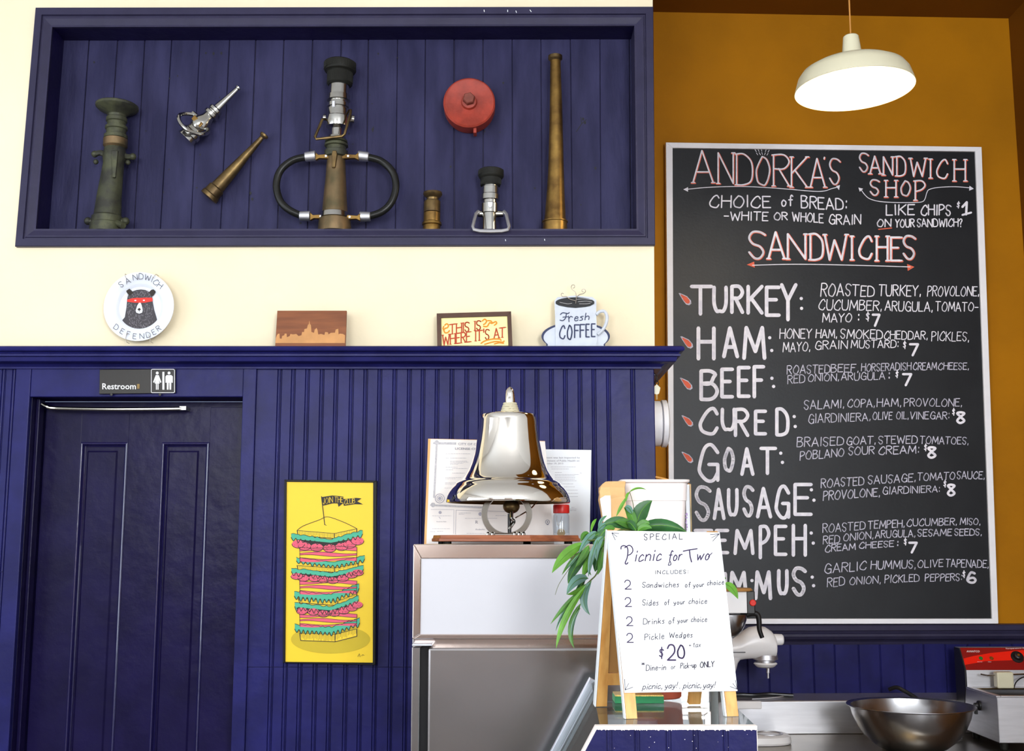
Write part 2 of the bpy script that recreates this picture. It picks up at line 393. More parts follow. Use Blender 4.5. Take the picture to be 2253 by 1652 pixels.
# ================================================================== THE ROOM
DL, DB, KB = 4.2, 5.2, 0.04
XT, XB = P(1436, 0, DL).x, P(1441, 900, DL).x
ZT_, ZB_ = P(1436, 0, DL).z, P(1441, 900, DL).z
def xe(z): return XB + (XT - XB) * (z - ZB_) / (ZT_ - ZB_) if z > ZB_ else XB
ZC = P(1800, 33, DB, KB).z            # ceiling
XC = P(2224, 120, DB, KB).x           # kitchen corner
ZSH = P(700, 760, DL - .10).z         # top of the long shelf moulding
def V(x, y, z): return Vector((x, y, z))
NI = [P(117, 62, DL), P(1395, 59, DL), P(1400, 505, DL), P(81, 505, DL)]    # niche opening
_q = .006
TL, TR, BR, BL = [p + V(a * _q, 0, b * _q) for p, a, b in zip(NI, (-1, 1, 1, -1), (1, 1, -1, -1))]
wall = MB(); bk = (0, .10, 0)
XW = -4.4
wall.slab([V(XW, DL, ZC), V(xe(ZC), DL, ZC), V(xe(TR.z), DL, TR.z), TR, TL, V(XW, DL, TL.z)], bk)
wall.slab([V(XW, DL, TL.z), TL, BL, V(XW, DL, BL.z)], bk)
wall.slab([TR, V(xe(TR.z), DL, TR.z), V(xe(BR.z), DL, BR.z), BR], bk)
wall.slab([V(XW, DL, BL.z), BL, BR, V(xe(BR.z), DL, BR.z), V(xe(ZSH), DL, ZSH - .01), V(XW, DL, ZSH - .01)], bk)
struct('wall_left', wall, 'cream')
# wall that turns the corner into the kitchen
wr = MB(); wr.slab([V(XB - .3, 4.32, 0), V(XB, 4.32, 0), V(XB, 4.32, ZB_), V(xe(ZC), 4.32, ZC), V(XB - .3, 4.32, ZC)], (0, 1.0, 0))
struct('wall_return', wr, 'ochre')
wb = MB(); wb.slab([V(XB - .3, DB + KB * (XB - .3), ZC), V(XC + .1, DB + KB * (XC + .1), ZC), V(XC + .1, DB + KB * (XC + .1), 0), V(XB - .3, DB + KB * (XB - .3), 0)], (0, .12, 0))
struct('wall_back', wb, 'ochre')
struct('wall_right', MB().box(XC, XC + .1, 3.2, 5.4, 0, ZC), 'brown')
struct('wall_right_front', MB().box(XC, XC + .1, -3.2, 3.2, 0, ZC), 'offwhite')
struct('wall_rear', MB().box(XW, XC, -3.3, -3.2, 0, ZC), 'offwhite')
struct('wainscot_rear', MB().box(XW + .02, XC - .02, -3.195, -3.12, .95, 1.78), 'rearwood')
struct('reflection_panel_rear', MB().box(XW + .02, XC - .02, -3.195, -3.12, .002, .949), 'reargrey')  # unseen panel added to give the refrigerator door a neutral grey reflection
struct('wall_side', MB().box(XW - .1, XW, -3.2, 5.4, 0, ZC), 'offwhite')
struct('ceiling', MB().box(XW - .1, .45, -3.3, 5.4, ZC, ZC + .1).box(.45, XC + .1, -3.3, 3.2, ZC, ZC + .1), 'offwhite')
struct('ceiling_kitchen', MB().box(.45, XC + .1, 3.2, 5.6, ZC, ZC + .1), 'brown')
struct('floor', MB().box(XW - .1, XC + .1, -3.3, 5.6, -.1, 0), 'floor')
# the two shop windows that let the daylight in (behind and beside the viewer), plus an added one to brighten the kitchen
for nm, bars in (('window_1', [(-3.36, -.74, 1.79, 1.86), (-3.36, -.74, 3.58, 3.64)]), ('window_2', None), ('added_window_frame', 1)):
    mb = MB()
    if bars == 1:
        mb.box(.94, 2.3, -3.11, -2.98, 1.58, 1.64); mb.box(.94, 2.3, -3.19, -2.98, 3.26, 3.32)
        for x in (.94, 2.24): mb.box(x, x + .06, -3.11, -2.98, 1.64, 3.26)
    elif bars:
        for x0, x1, z0, z1 in bars: mb.box(x0, x1, -3.19, -2.98, z0, z1)
        for x in (-3.36, -2.08, -.80): mb.box(x, x + .06, -3.19, -2.98, 1.86, 3.58)
    else:
        for z0, z1 in ((.82, .9), (3.32, 3.4)): mb.box(XW + .01, -4.2, -.95, 2.75, z0, z1)
        for y in (-.95, .26, 1.5, 2.7): mb.box(XW + .01, -4.2, y, y + .06, .9, 3.32)
    struct(nm, mb, 'whiteframe')

# ---- wainscot: every board a piece
def board_mesh(x0, x1, z0, z1, D, k=0, bead=True, d=.006, gap=.0012, zl=None):
    """upright tongue-and-groove board with an edge bead"""
    w_ = x1 - x0
    if bead: pr = [(gap, -.02), (gap, d - .0016), (gap + .0016, d), (w_ - .0150, d), (w_ - .0135, d - .0042), (w_ - .0115, d - .0005), (w_ - .0085, d + .0008), (w_ - .0050, d - .0005), (w_ - .0030, d - .0042), (w_ - gap, d - .0042), (w_ - gap, -.02)]
    else: pr = [(gap, -.02), (gap, d - .003), (gap + .003, d), (w_ - gap - .003, d), (w_ - gap, d - .003), (w_ - gap, -.02)]
    rings = []
    for z in (z0, z1):
        rings.append([V(x0 + a, D + k * (x0 + a) - b, z) for a, b in pr])
    return MB().rings(rings, caps=True, smooth=False)
zT = P(700, 806, DL - .01).z; zS = P(700, 1467, DL).z; zS2 = P(20, 1258, DL).z
zH = P(300, 874, DL).z; xL = P(69, 874, DL).x; xR = P(536, 874, DL).x; xCR = P(565, 900, DL).x; xCL = P(37, 830, DL).x
back = MB()
back.box(XW, xL - .004, DL + .004, DL + .1, 0, zT + .05); back.box(xL - .004, xR + .004, DL + .004, DL + .1, zH + .004, zT + .05); back.box(xR + .004, XB - .002, DL + .004, DL + .1, 0, zT + .05)
wain = struct('wainscot', back, 'blue')
edges = [565, 620, 650, 681, 713, 744, 778, 809, 840, 873, 905, 935, 966, 998.5, 1031, 1061, 1092, 1122, 1154, 1185, 1217, 1247.5, 1279.5, 1310, 1342, 1395, 1441]
ex = [P(e, 830, DL).x for e in edges]; ex[-1] = XB
for i in range(len(ex) - 1):
    d = .006 + random.uniform(-.0008, .0008)
    obj('board', board_mesh(ex[i], ex[i + 1], zS + .001, zT + .02, DL, bead=i < 25, d=d), 'blue', wain)
    obj('board', board_mesh(ex[i], ex[i + 1], .12, zS - .001, DL, bead=i < 25, d=d - .001), 'blue', wain)
le = [P(e, 830, DL).x for e in (-100, -68, -36, 14, 37)]
le = [le[0] - .052 * (38 - j) for j in range(38)] + le
for i in range(len(le) - 1):
    if le[i] < -2.9: continue
    d = .006 + random.uniform(-.0006, .0006)
    obj('board', board_mesh(le[i], le[i + 1], zS2 + .001, zT + .02, DL, d=d), 'blue', wain)
    obj('board', board_mesh(le[i], le[i + 1], .12, zS2 - .001, DL, d=d - .001), 'blue', wain)
bs = MB(); bs.box(XW, xCL - .01, DL - .02, DL + .003, 0, .14); bs.box(xCR + .01, XB, DL - .02, DL + .003, 0, .14)
struct('baseboard_left', bs, 'blue', .004)

# ---- shelf moulding (cornice) along the top of the wainscot, turning the corner
def cornice(name, prof, x0, xend, D, k, m, wrap=None):
    rings = [[V(x0, D + k * x0 - p, z) for p, z in prof]]
    if wrap:
        rings.append([V(xend + p * .95, D + k * xend - p, z) for p, z in prof])
        rings.append([V(xend + p * .95, wrap, z) for p, z in prof])
    else: rings.append([V(xend, D + k * xend - p, z) for p, z in prof])
    return MB().rings(rings, caps=True, smooth=False)
def pz(py, p, D=DL, k=0, px=900): return P(px, py, D - p, k).z
prof = [(-.012, ZSH), (.092, ZSH), (.1, ZSH - .004), (.103, ZSH - .012), (.1, pz(771, .1)), (.086, pz(774, .09)), (.082, pz(777, .082)), (.088, pz(778.5, .086)), (.088, pz(783, .086)),
        (.078, pz(785, .078)), (.074, pz(794, .074)), (.068, pz(796, .068)), (.05, pz(798, .05)), (.036, pz(801, .036)), (.028, pz(805, .028)), (.024, pz(807, .024)), (.024, pz(811, .024)), (-.012, pz(811, .02))]
struct('trim_1', cornice('', prof, XW, XB, DL, 0, None, wrap=5.2), 'blue')

# ---- the niche: mitred frame, reveals and slat backing
TL, TR, BR, BL = NI
outer = [P(83, 22, DL), P(1436, 20, DL), P(1440, 542, DL), P(38, 545, DL)]
nic = struct('trim_2', MB().slab([V(TL.x - .05, DL + .118, TL.z + .03), V(TR.x + .03, DL + .118, TR.z + .03), V(BR.x + .03, DL + .118, BR.z - .03), V(BL.x - .05, DL + .118, BL.z - .03)], (0, .03, 0)), 'frameblue')
fp = [(0, -.002), (0, .020), (.03, .023), (.40, .023), (.43, .015), (.49, .015), (.52, .019), (.60, .019), (.90, .010), (1.0, .010), (1.0, -.004)]
for i in range(4):
    a0, a1, b0, b1 = outer[i], outer[(i + 1) % 4], NI[i], NI[(i + 1) % 4]
    r = [[p + (q - p) * t + V(0, -d, 0) for t, d in fp] for p, q in ((a0, b0), (a1, b1))]
    obj('moulding', MB().rings(r, smooth=False), 'frameblue', nic)
NB = .112
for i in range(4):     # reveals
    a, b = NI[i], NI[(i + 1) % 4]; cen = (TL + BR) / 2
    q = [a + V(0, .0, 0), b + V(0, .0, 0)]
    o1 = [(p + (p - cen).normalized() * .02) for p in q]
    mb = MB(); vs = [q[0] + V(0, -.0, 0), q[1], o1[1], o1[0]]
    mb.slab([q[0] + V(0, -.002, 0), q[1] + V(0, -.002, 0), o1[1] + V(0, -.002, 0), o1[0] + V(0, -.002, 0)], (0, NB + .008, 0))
    obj('niche_reveal', mb, 'bluedk' if i in (0, 3) else 'frameblue', nic)  # top and left reveals coloured darker to stand for their shade
DS = DL + NB
sx = [133, 196, 259, 319, 378, 440, 505, 563, 625, 688, 751, 811, 875, 936, 999, 1063, 1127, 1190, 1255, 1320, 1385, 1402]
sxb = [104, 167, 230, 295, 353, 420, 485, 546, 611, 677, 742, 805, 870, 933, 999.5, 1063.5, 1128, 1193, 1259, 1322, 1388, 1404]
for i in range(len(sx) - 1):
    g = random.uniform(.0008, .0022)
    t0, t1, b0, b1 = P(sx[i], 89, DS), P(sx[i + 1], 89, DS), P(sxb[i], 502, DS), P(sxb[i + 1], 502, DS)
    def ext(t, b, z): return t + (b - t) * ((z - t.z) / (b.z - t.z))
    zt, zb = TL.z + .012, BL.z - .012; d = random.uniform(0, .0022)
    r = []
    for z in (zb, zt):
        p, q = ext(t0, b0, z), ext(t1, b1, z); p.x += g; q.x -= g
        r.append([p + V(0, .012, 0), p + V(0, -d + .0015, 0), p + V(.002, -d, 0), q + V(-.002, -d, 0), q + V(0, -d + .0015, 0), q + V(0, .012, 0)])
    obj('slat', MB().rings(r, smooth=False), 'slat', nic)
random.seed(21)
pr = Print(upright(DS - .0026), .0006)
for _ in range(46):
    x, y = random.uniform(175, 1370), random.uniform(100, 495); pr.disc(x, y, random.uniform(.8, 2.4), random.uniform(.8, 2.8), n=7)
for x, y in ((551, 425), (555, 438), (820, 285), (1283, 262), (1287, 270), (470, 118), (487, 117), (945, 492), (1310, 370)): pr.disc(x, y, 2.6, 3.6, n=7)
pr.line([(1268, 290), (1280, 272), (1290, 263)], 1.6); pr.line([(1280, 272), (1278, 258)], 1.4); pr.line([(820, 290), (822, 279)], 1.8)
pr.build('nail_holes', 'gasket', nic)
pr = Print(upright(DL - .0235), .0006)
for x, y in ((1065, 22), (1117, 22), (1135, 24), (1166, 22)): pr.line([(x, y), (x + random.uniform(-3, 3), y + 4)], 1.4)
for x, y in ((1112, 527), (1198, 526)): pr.line([(x, y), (x + .5, y + 3)], 1.3)
pr.build('paint_chips', 'paper', nic)
ZN = BL.z   # niche floor

# ---- restroom door
door = struct('door_1', MB().box(xL - .01, xR + .01, DL + .135, DL + .15, 0, zH), 'bluedk')
# casing
obj('casing', MB().box(xR, xCR - .002, DL - .016, DL + .01, 0, zT + .02), 'blue', door, bevel=.003)
obj('casing', MB().box(xCL + .002, xL, DL - .016, DL + .01, 0, zT + .02), 'blue', door, bevel=.003)
obj('casing', MB().box(xL + .0005, xR - .0005, DL - .014, DL + .01, zH, zT + .02), 'blue', door, bevel=.003)
jm = MB(); jm.box(xL - .02, xL, DL + .011, DL + .13, 0, zH + .02); obj('jamb', jm, 'bluedk', door, bevel=.002)  # all three jambs take the darker blue, shade put into the colour
jm = MB(); jm.box(xR, xR + .02, DL + .011, DL + .13, 0, zH + .02); obj('jamb', jm, 'bluedk', door, bevel=.002)
jm = MB(); jm.box(xL, xR, DL + .011, DL + .13, zH, zH + .02); obj('jamb', jm, 'bluedk', door, bevel=.002)
jm = MB(); jm.box(xL, xL + .014, DL + .045, DL + .09, 0, zH); obj('door_stop', jm, 'bluedk', door, bevel=.003)
DD = DL + .10
lx0, lx1 = xL + .016, xR - .004; zlt = P(300, 896, DD).z
px_ = [P(e, 973, DD).x for e in (178, 282, 357, 461)]; zpt = P(300, 973, DD).z
lf = MB()
for a, b in ((lx0, px_[0]), (px_[1], px_[2]), (px_[3], lx1)): lf.box(a, b, DD, DD + .03, .02, zlt)
leaf_ = obj('door_leaf', lf, 'bluedk', door, bevel=.0015)
for a, b in ((px_[0], px_[1]), (px_[2], px_[3])):
    mb = MB(); mb.box(a, b, DD + .0004, DD + .03, zpt, zlt); mb.box(a, b, DD + .0004, DD + .03, .52, .68); mb.box(a, b, DD + .0004, DD + .03, .02, .24)
    obj('rail', mb, 'bluedk', leaf_)
    for z0, z1 in ((.68, zpt), (.24, .52)):
        obj('panel', MB().box(a - .002, b + .002, DD + .018, DD + .028, z0, z1), 'bluedk', leaf_)
        xc0, xc1 = a + .020, b - .042
        rp_ = MB(); mm = [(xc0, xc1, .018), (xc0 + .006, xc1 - .006, .013)]
        rp_.rings([[V(x0, DD + y, z0 + .03 + e), V(x1, DD + y, z0 + .03 + e), V(x1, DD + y, z1 - .03 - e), V(x0, DD + y, z1 - .03 - e)] for (x0, x1, y), e in zip(mm, (0, .006))], smooth=False)
        obj('raised_field', rp_, 'bluedk', leaf_)
        # quarter-round mouldings round the panel
        for (p, q, inn) in ((V(a, 0, z0), V(a, 0, z1), V(1, 0, 0)), (V(b, 0, z0), V(b, 0, z1), V(-1, 0, 0)), (V(a, 0, z1), V(b, 0, z1), V(0, 0, -1)), (V(a, 0, z0), V(b, 0, z0), V(0, 0, 1))):
            pr2 = [(0, -.001), (.003, -.003), (.007, -.002), (.009, .002), (.012, .010), (.016, .014), (.016, .02), (0, .02)]
            R = []
            along = (q - p).normalized()
            for e, sgn in ((p, 1), (q, -1)): R.append([e + inn * t + along * (sgn * t) + V(0, DD + dd, 0) for t, dd in pr2])
            obj('panel_moulding', MB().rings(R, smooth=False), 'bluetrim', leaf_)
ca = MB(); ca.tube([P(92, 889, DL + .03), P(104, 895, DL + .03), P(124, 898, DL + .035), P(220, 900, DL + .04), P(320, 900, DL + .045), P(400, 899, DL + .05)], S(4.24) * 4.2, 10)
ca.box(P(396, 895, 4.25).x, P(410, 895, 4.25).x, DL + .045, DL + .10, P(396, 902, 4.25).z, P(396, 894, 4.25).z)
obj('door_closer_arm', ca, 'ringchrome', door, bevel=0, label='steel door closer arm')

# ---- back wall: moulding, boards, steel counter
zK = lambda py, p=0: P(1850, py, DB - p, KB).z
profb = [(-.01, zK(1374, .06)), (.058, zK(1375, .06)), (.062, zK(1377, .06)), (.062, zK(1387, .06)), (.048, zK(1388, .05)), (.045, zK(1393, .045)), (.05, zK(1395, .05)), (.052, zK(1400, .05)), (.042, zK(1406, .04)), (.028, zK(1409, .03)), (.02, zK(1412, .02)), (.016, zK(1418, .016)), (-.01, zK(1418, .016))]
struct('trim_3', cornice('', profb, XB, XC, DB, KB, None), 'frameblue')
bed = [1500, 1549, 1598, 1643, 1690, 1738, 1788, 1835, 1888, 1935, 1986, 2031, 2079, 2128, 2177, 2226, 2262]
bxs = [P(e, 1460, DB, KB).x for e in bed]; bxs[0] = XB + .005
bxs = [XB + .005 + (bxs[1] - XB - .005) * j / 4 for j in range(4)] + bxs[1:]; bxs[-1] = XC
bb = struct('wainscot_kitchen', MB().slab([V(XB, DB + KB * XB - .001, .02), V(XC, DB + KB * XC - .001, .02), V(XC, DB + KB * XC - .001, zK(1412)), V(XB, DB + KB * XB - .001, zK(1412))], (0, -.008, 0)), 'blue')
for i in range(len(bxs) - 1):
    obj('board', board_mesh(bxs[i], bxs[i + 1], .1, zK(1414), DB - .01, KB, bead=False, d=.006 + random.uniform(-.001, .001), gap=.0016), 'blue', bb)
# ================================================================== FIRE NOZZLES IN THE NICHE
def c1(x, y): return (x / 2.95, y / 2.95)
def c2(x, y): return (560 + x / 2.95, y / 2.95)
def c3(x, y): return (880 + x / 2.95, y / 2.95)
def turned(D, cf, pts, seg=32, sc=2.95, axis=None, upto=None):
    cs = []; rs = []
    for x, y, h in pts:
        px, py = cf(x, y); cs.append(P(px, py, D)); rs.append(h / sc * S(D, py))
    if upto is not None:      # carry the foot down to the surface it stands on
        cs.append(Vector((cs[-1].x, cs[-1].y, upto))); rs.append(rs[-1])
    return MB().revolve(cs, rs, seg, axis=axis)
def pts(D, cf, L): return [P(*cf(x, y), D if len(r) == 0 else r[0]) for x, y, *r in L]
UP = (0, 0, 1)
# 1 tall green playpipe
D = 4.248
t = thing('bronze_playpipe', 'green verdigris bronze hose nozzle with a wide flared rim, standing first inside the blue niche', 'fire nozzle', P(234, 507, D))
obj('barrel', turned(D, c1, [(747, 962, 64), (745, 968, 66), (744, 1006, 75), (742, 1030, 72), (738, 1060, 66), (725, 1150, 70), (708, 1280, 78), (700, 1370, 84), (697, 1400, 86), (696, 1410, 98), (693, 1450, 98), (691, 1455, 105)], axis=UP, upto=ZN), 'green', t)
obj('flared_rim', turned(D, c1, [(760, 678, 108), (760, 680, 126), (760, 686, 134), (760, 700, 134), (760, 716, 118), (759, 730, 84), (759, 748, 60), (758, 766, 55)], axis=(0.02, 0, 1)), 'green', t)
obj('ribbed_collar', turned(D, c1, [(758, 764, 60), (758, 768, 66), (757, 790, 66), (757, 795, 58), (756, 820, 58), (756, 824, 70), (755, 840, 70), (755, 845, 62), (753, 875, 62), (752, 880, 74), (751, 900, 74), (750, 903, 66)], axis=UP), 'green', t)
obj('copper_band', turned(D, c1, [(750, 902, 60), (750, 905, 76), (748, 950, 76), (747, 964, 62)], axis=UP), 'bronze', t)
for L, kn in (([(690, 1010), (655, 992), (618, 1000)], ((615, 1000, .013), (622, 1050, .010))), ([(800, 1005), (830, 1018), (862, 1016)], ((862, 1016, .013), (830, 1055, .010)))):
    m = MB(); m.tube(pts(D, c1, L), .011, 8)
    for x, y, r in kn: m.ball(P(*c1(x, y), D), r)
    obj('spanner_lug', m, 'green', t, kind='stuff')
m = MB(); m.slab([P(*c1(x, y), D - .048) for x, y in ((722, 975), (765, 975), (762, 1010), (748, 1150), (728, 1150), (718, 1010))], (0, .012, 0)); obj('trigger_tongue', m, 'green', t, bevel=.003)
m = MB()
for x, y in ((572, 1435), (815, 1435)): m.revolve([P(*c1(690, 1440), D), P(*c1(x, y), D)], [.010, .012], 10); m.ball(P(*c1(x, y), D), .015)
m.revolve([P(*c1(760, 1445), D - .03), P(*c1(800, 1465), D - .055)], [.010, .012], 10); obj('base_lugs', m, 'green', t)
# 2 small chromed shut-off nozzle, hung slantwise
D = 4.262
t = thing('shutoff_nozzle', 'small chromed hose nozzle with a round bail handle, mounted slantwise on the niche slats', 'fire nozzle', P(455, 250, D))
ax = P(*c1(1545, 570), D) - P(*c1(1230, 880), D)
obj('tip', turned(D, c1, [(1550, 564, 14), (1549, 566, 19), (1543, 573, 19), (1539, 578, 14), (1470, 645, 21), (1408, 705, 29)], axis=ax, seg=24), 'chrome', t)
obj('ribbed_collar', turned(D, c1, [(1410, 702, 34), (1404, 708, 46), (1392, 720, 46), (1388, 724, 38), (1382, 729, 38), (1378, 733, 50), (1364, 746, 50), (1358, 752, 36)], axis=ax, seg=24), 'chrome', t)
obj('valve_body', turned(D, c1, [(1362, 748, 34), (1340, 770, 42), (1320, 790, 58), (1290, 820, 62), (1270, 838, 50), (1255, 852, 58)], axis=ax, seg=24), 'chrome', t)
obj('coupling', turned(D, c1, [(1262, 846, 50), (1250, 858, 66), (1232, 876, 68), (1226, 880, 60), (1208, 898, 66)], axis=ax, seg=24), 'chrome', t)
m = MB(); m.slab([P(*c1(x, y), D - .034) for x, y in ((1262, 742), (1318, 800), (1296, 826), (1240, 768))], (0, .022, 0)); obj('name_plate', m, 'brass', t, bevel=.003)
m = MB(); m.tube([P(*c1(x, y), d) for x, y, d in ((1255, 742, D), (1200, 738, D - .02), (1162, 752, D - .045), (1172, 800, D - .06), (1225, 848, D - .062), (1300, 870, D - .05), (1345, 862, D - .02), (1352, 835, D))], .0075, 10); obj('bail_handle', m, 'chrome', t)
m = MB(); m.revolve([P(*c1(1250, 730), D), P(*c1(1285, 765), D)], [.008, .012], 12); m.revolve([P(*c1(1352, 835), D), P(*c1(1320, 815), D)], [.010, .012], 12); obj('pivot', m, 'chrome', t)
# 3 slim brass tip, slantwise
D = 4.278
t = thing('slim_brass_nozzle', 'slim plain brass hose tip, mounted slantwise below the small chromed nozzle', 'fire nozzle', P(520, 370, D))
ax = P(*c1(1705, 888), D) - P(*c1(1358, 1275), D)
obj('tapered_tube', turned(D, c1, [(1700, 893, 15), (1600, 1005, 26), (1500, 1117, 38), (1408, 1219, 46)], axis=ax, seg=24), 'brassdk', t)
obj('tip_flange', turned(D, c1, [(1722, 872, 22), (1719, 874, 29), (1711, 883, 29), (1704, 890, 18)], axis=ax, seg=24), 'brassdk', t)
obj('base_collar', turned(D, c1, [(1412, 1214, 44), (1406, 1222, 54), (1374, 1257, 56), (1370, 1262, 62), (1354, 1280, 62), (1352, 1282, 50)], axis=ax, seg=24), 'brassdk', t)
# 4 large playpipe with two hose handles
D = 4.240
t = thing('large_playpipe', 'large tall playpipe with black cap, chrome valve and two looped black hose handles', 'fire nozzle', P(736, 507, D))
capm = turned(D, c2, [(556, 402, 60), (556, 404, 92), (556, 412, 103), (556, 458, 103), (555, 466, 98), (555, 470, 86), (554, 474, 82), (552, 548, 82), (551, 558, 72)], axis=(.02, 0, 1), seg=48)
cap_ = obj('black_cap', capm, 'rubber', t)
m = MB()
for j in range(44):
    a = math.pi * (1 + j / 43); r = 103 / 2.95 * S(D, 150)
    for (y0, y1, rr) in ((414, 454, r), (480, 545, r * .80)):
        cx0 = P(*c2(556, y0), D); cx1 = P(*c2(554, y1), D)
        p0 = cx0 + V(rr * math.cos(a), rr * math.sin(a), 0); p1 = cx1 + V(rr * math.cos(a), rr * math.sin(a), 0)
        m.tube([p0, p1], .0013, 4, smooth_path=False)
obj('grip_ribs', m, 'rubber', cap_)
obj('valve_body', turned(D, c2, [(550, 558, 66), (547, 618, 66), (547, 622, 74), (546, 655, 76), (545, 658, 60), (544, 674, 60), (543, 677, 72), (542, 700, 72), (541, 703, 64), (541, 712, 64), (541, 715, 76), (540, 760, 77), (540, 764, 80), (538, 800, 80), (538, 826, 74), (537, 831, 58), (535, 838, 38), (533, 885, 38), (532, 890, 60), (531, 912, 66)], axis=UP), 'chrome', t)
obj('swivel_rings', turned(D, c2, [(531, 910, 62), (531, 914, 72), (531, 924, 72), (531, 928, 60), (531, 934, 60), (531, 937, 76), (531, 950, 76), (531, 954, 62), (530, 975, 62), (530, 982, 76), (530, 1018, 74), (530, 1024, 62)], axis=UP), 'green', t)
obj('tapered_barrel', turned(D, c2, [(530, 1020, 58), (527, 1150, 66), (523, 1280, 75), (521, 1388, 83)], axis=UP), 'bronze', t)
obj('chrome_band', turned(D, c2, [(521, 1378, 80), (521, 1384, 92), (520, 1416, 97), (520, 1422, 90)], axis=UP), 'chrome', t)
obj('base', turned(D, c2, [(520, 1420, 90), (520, 1424, 102), (520, 1478, 107)], axis=UP, upto=ZN), 'bronze', t)
m = MB(); m.tube([P(*c2(x, y), d) for x, y, d in ((458, 770, D), (440, 775, D - .03), (392, 890, D - .055), (400, 903, D - .055), (568, 884, D - .06), (584, 872, D - .06), (622, 742, D - .03), (625, 715, D))], .0052, 8, smooth_path=False); obj('bail_handle', m, 'brassdk', t)
m = MB(); m.revolve([P(*c2(540, 765), D), P(*c2(448, 765), D)], [.012, .012], 12); m.revolve([P(*c2(540, 765), D), P(*c2(650, 775), D)], [.02, .015], 12); obj('pivot', m, 'chrome', t)
for pth in ([(345, 1018), (250, 1040), (170, 1105), (142, 1200), (165, 1300), (225, 1362), (310, 1402)], [(725, 1018), (820, 1045), (895, 1115), (918, 1210), (890, 1310), (825, 1375), (735, 1406)]):
    m = MB(); m.tube(pts(D, c2, pth), 24 / 2.95 * S(D, 400), 14); obj('hose_handle', m, 'hose', t)
    for s_ in (pth[0], pth[-1]):
        dx = 1 if pth[0][0] < 500 else -1
        m = MB(); y2 = s_[1] - 3 if s_[1] < 1200 else s_[1] + 4; m.revolve(pts(D, c2, [(s_[0] - 18 * dx, s_[1]), (s_[0] - 14 * dx, s_[1]), (s_[0] + 50 * dx, y2 - 4), (s_[0] + 54 * dx, y2 - 4)]), [q / 2.95 * S(D, 400) for q in (26, 31, 34, 28)], 18); obj('ferrule', m, 'steel', t)
        m = MB(); xx = s_[0] + 50 * dx; tg = 500 if dx > 0 else 560
        m.slab([P(*c2(x, y), D - .022) for x, y in ((xx, y2 - 28), (xx + 20 * dx, y2 - 12), (tg, y2 - 20), (tg, y2 + 14), (xx + 24 * dx, y2 + 10), (xx, y2 + 22))], (0, .02, 0)); obj('bracket', m, 'brass', t, bevel=.002)
        m = MB(); m.revolve([P(*c2(s_[0] + 118 * dx, y2 - 3), D - .027), P(*c2(s_[0] + 118 * dx, y2 - 3), D - .018)], [.0042, .0042], 8); obj('bolt', m, 'steel', t)
m = MB(); m.slab([P(*c2(x, y), D - .05) for x, y in ((505, 975), (532, 975), (535, 1000), (522, 1085), (500, 1085), (500, 1000))], (0, .02, 0)); obj('trigger_tongue', m, 'brassdk', t, bevel=.003)
m = MB(); m.slab([P(*c2(x, y), D - .05) for x, y in ((502, 652), (522, 652), (522, 692), (502, 692))], (0, .02, 0)); obj('latch', m, 'steel', t, bevel=.002)
# 5 red hydrant cap
t = thing('hydrant_cap', 'round red enamelled hydrant cap with a hexagonal bolt, fixed to the niche slats', 'hydrant cap', P(1031, 230, 4.30))
a = P(*c3(449, 664), DS - .078); b = V(a.x, DS - .002, a.z); R_ = 168 / 2.95 * S(DS - .078, 225)
obj('disc', MB().revolve([a + V(0, .002, 0), a + V(0, -.001, 0), a + V(0, .004, 0), b + V(0, -.02, 0), b], [R_ * .90, R_ * .95, R_, R_, R_ * .97], 56, axis=(0, 1, 0)), 'redcap', t)
c_ = P(*c3(449, 655), DS - .08)
obj('boss', MB().revolve([c_ + V(0, -.012, -.004), c_ + V(0, -.010, -.004), c_ + V(0, .006, -.004)], [.024, .028, .031], 24, axis=(0, 1, 0)), 'redcap', t)
obj('hex_bolt', MB().revolve([c_ + V(0, -.034, 0), c_ + V(0, -.030, 0), c_ + V(0, -.008, 0)], [.020, .0235, .0235], 6, axis=(0, 1, 0), smooth=False), 'redcapdk', t)
m = MB(); p_ = P(*c3(487, 852), DS - .05); m.box(p_.x - .006, p_.x + .006, p_.y - .012, p_.y + .03, p_.z - .01, p_.z + .014); obj('lug', m, 'redcap', t, bevel=.002)
# 6 small brass nozzle
D = 4.262
t = thing('short_brass_nozzle', 'short stubby brass nozzle with a knurled middle, standing below and beside the red cap', 'fire nozzle', P(950, 507, D))
obj('flared_top', turned(D, c2, [(1157, 1247, 46), (1157, 1250, 60), (1157, 1262, 62), (1157, 1272, 56), (1156, 1286, 38), (1155, 1302, 36)], axis=UP), 'brassdk', t)
obj('knurled_grip', turned(D, c2, [(1155, 1300, 40), (1154, 1306, 52), (1153, 1315, 54), (1152, 1378, 54), (1152, 1382, 46)], axis=UP, seg=12), 'brassdk', t)
obj('coupling', turned(D, c2, [(1152, 1380, 48), (1152, 1384, 54), (1151, 1440, 54), (1151, 1445, 62), (1151, 1460, 64), (1150, 1465, 54), (1150, 1478, 57)], axis=UP, upto=ZN), 'brass', t)
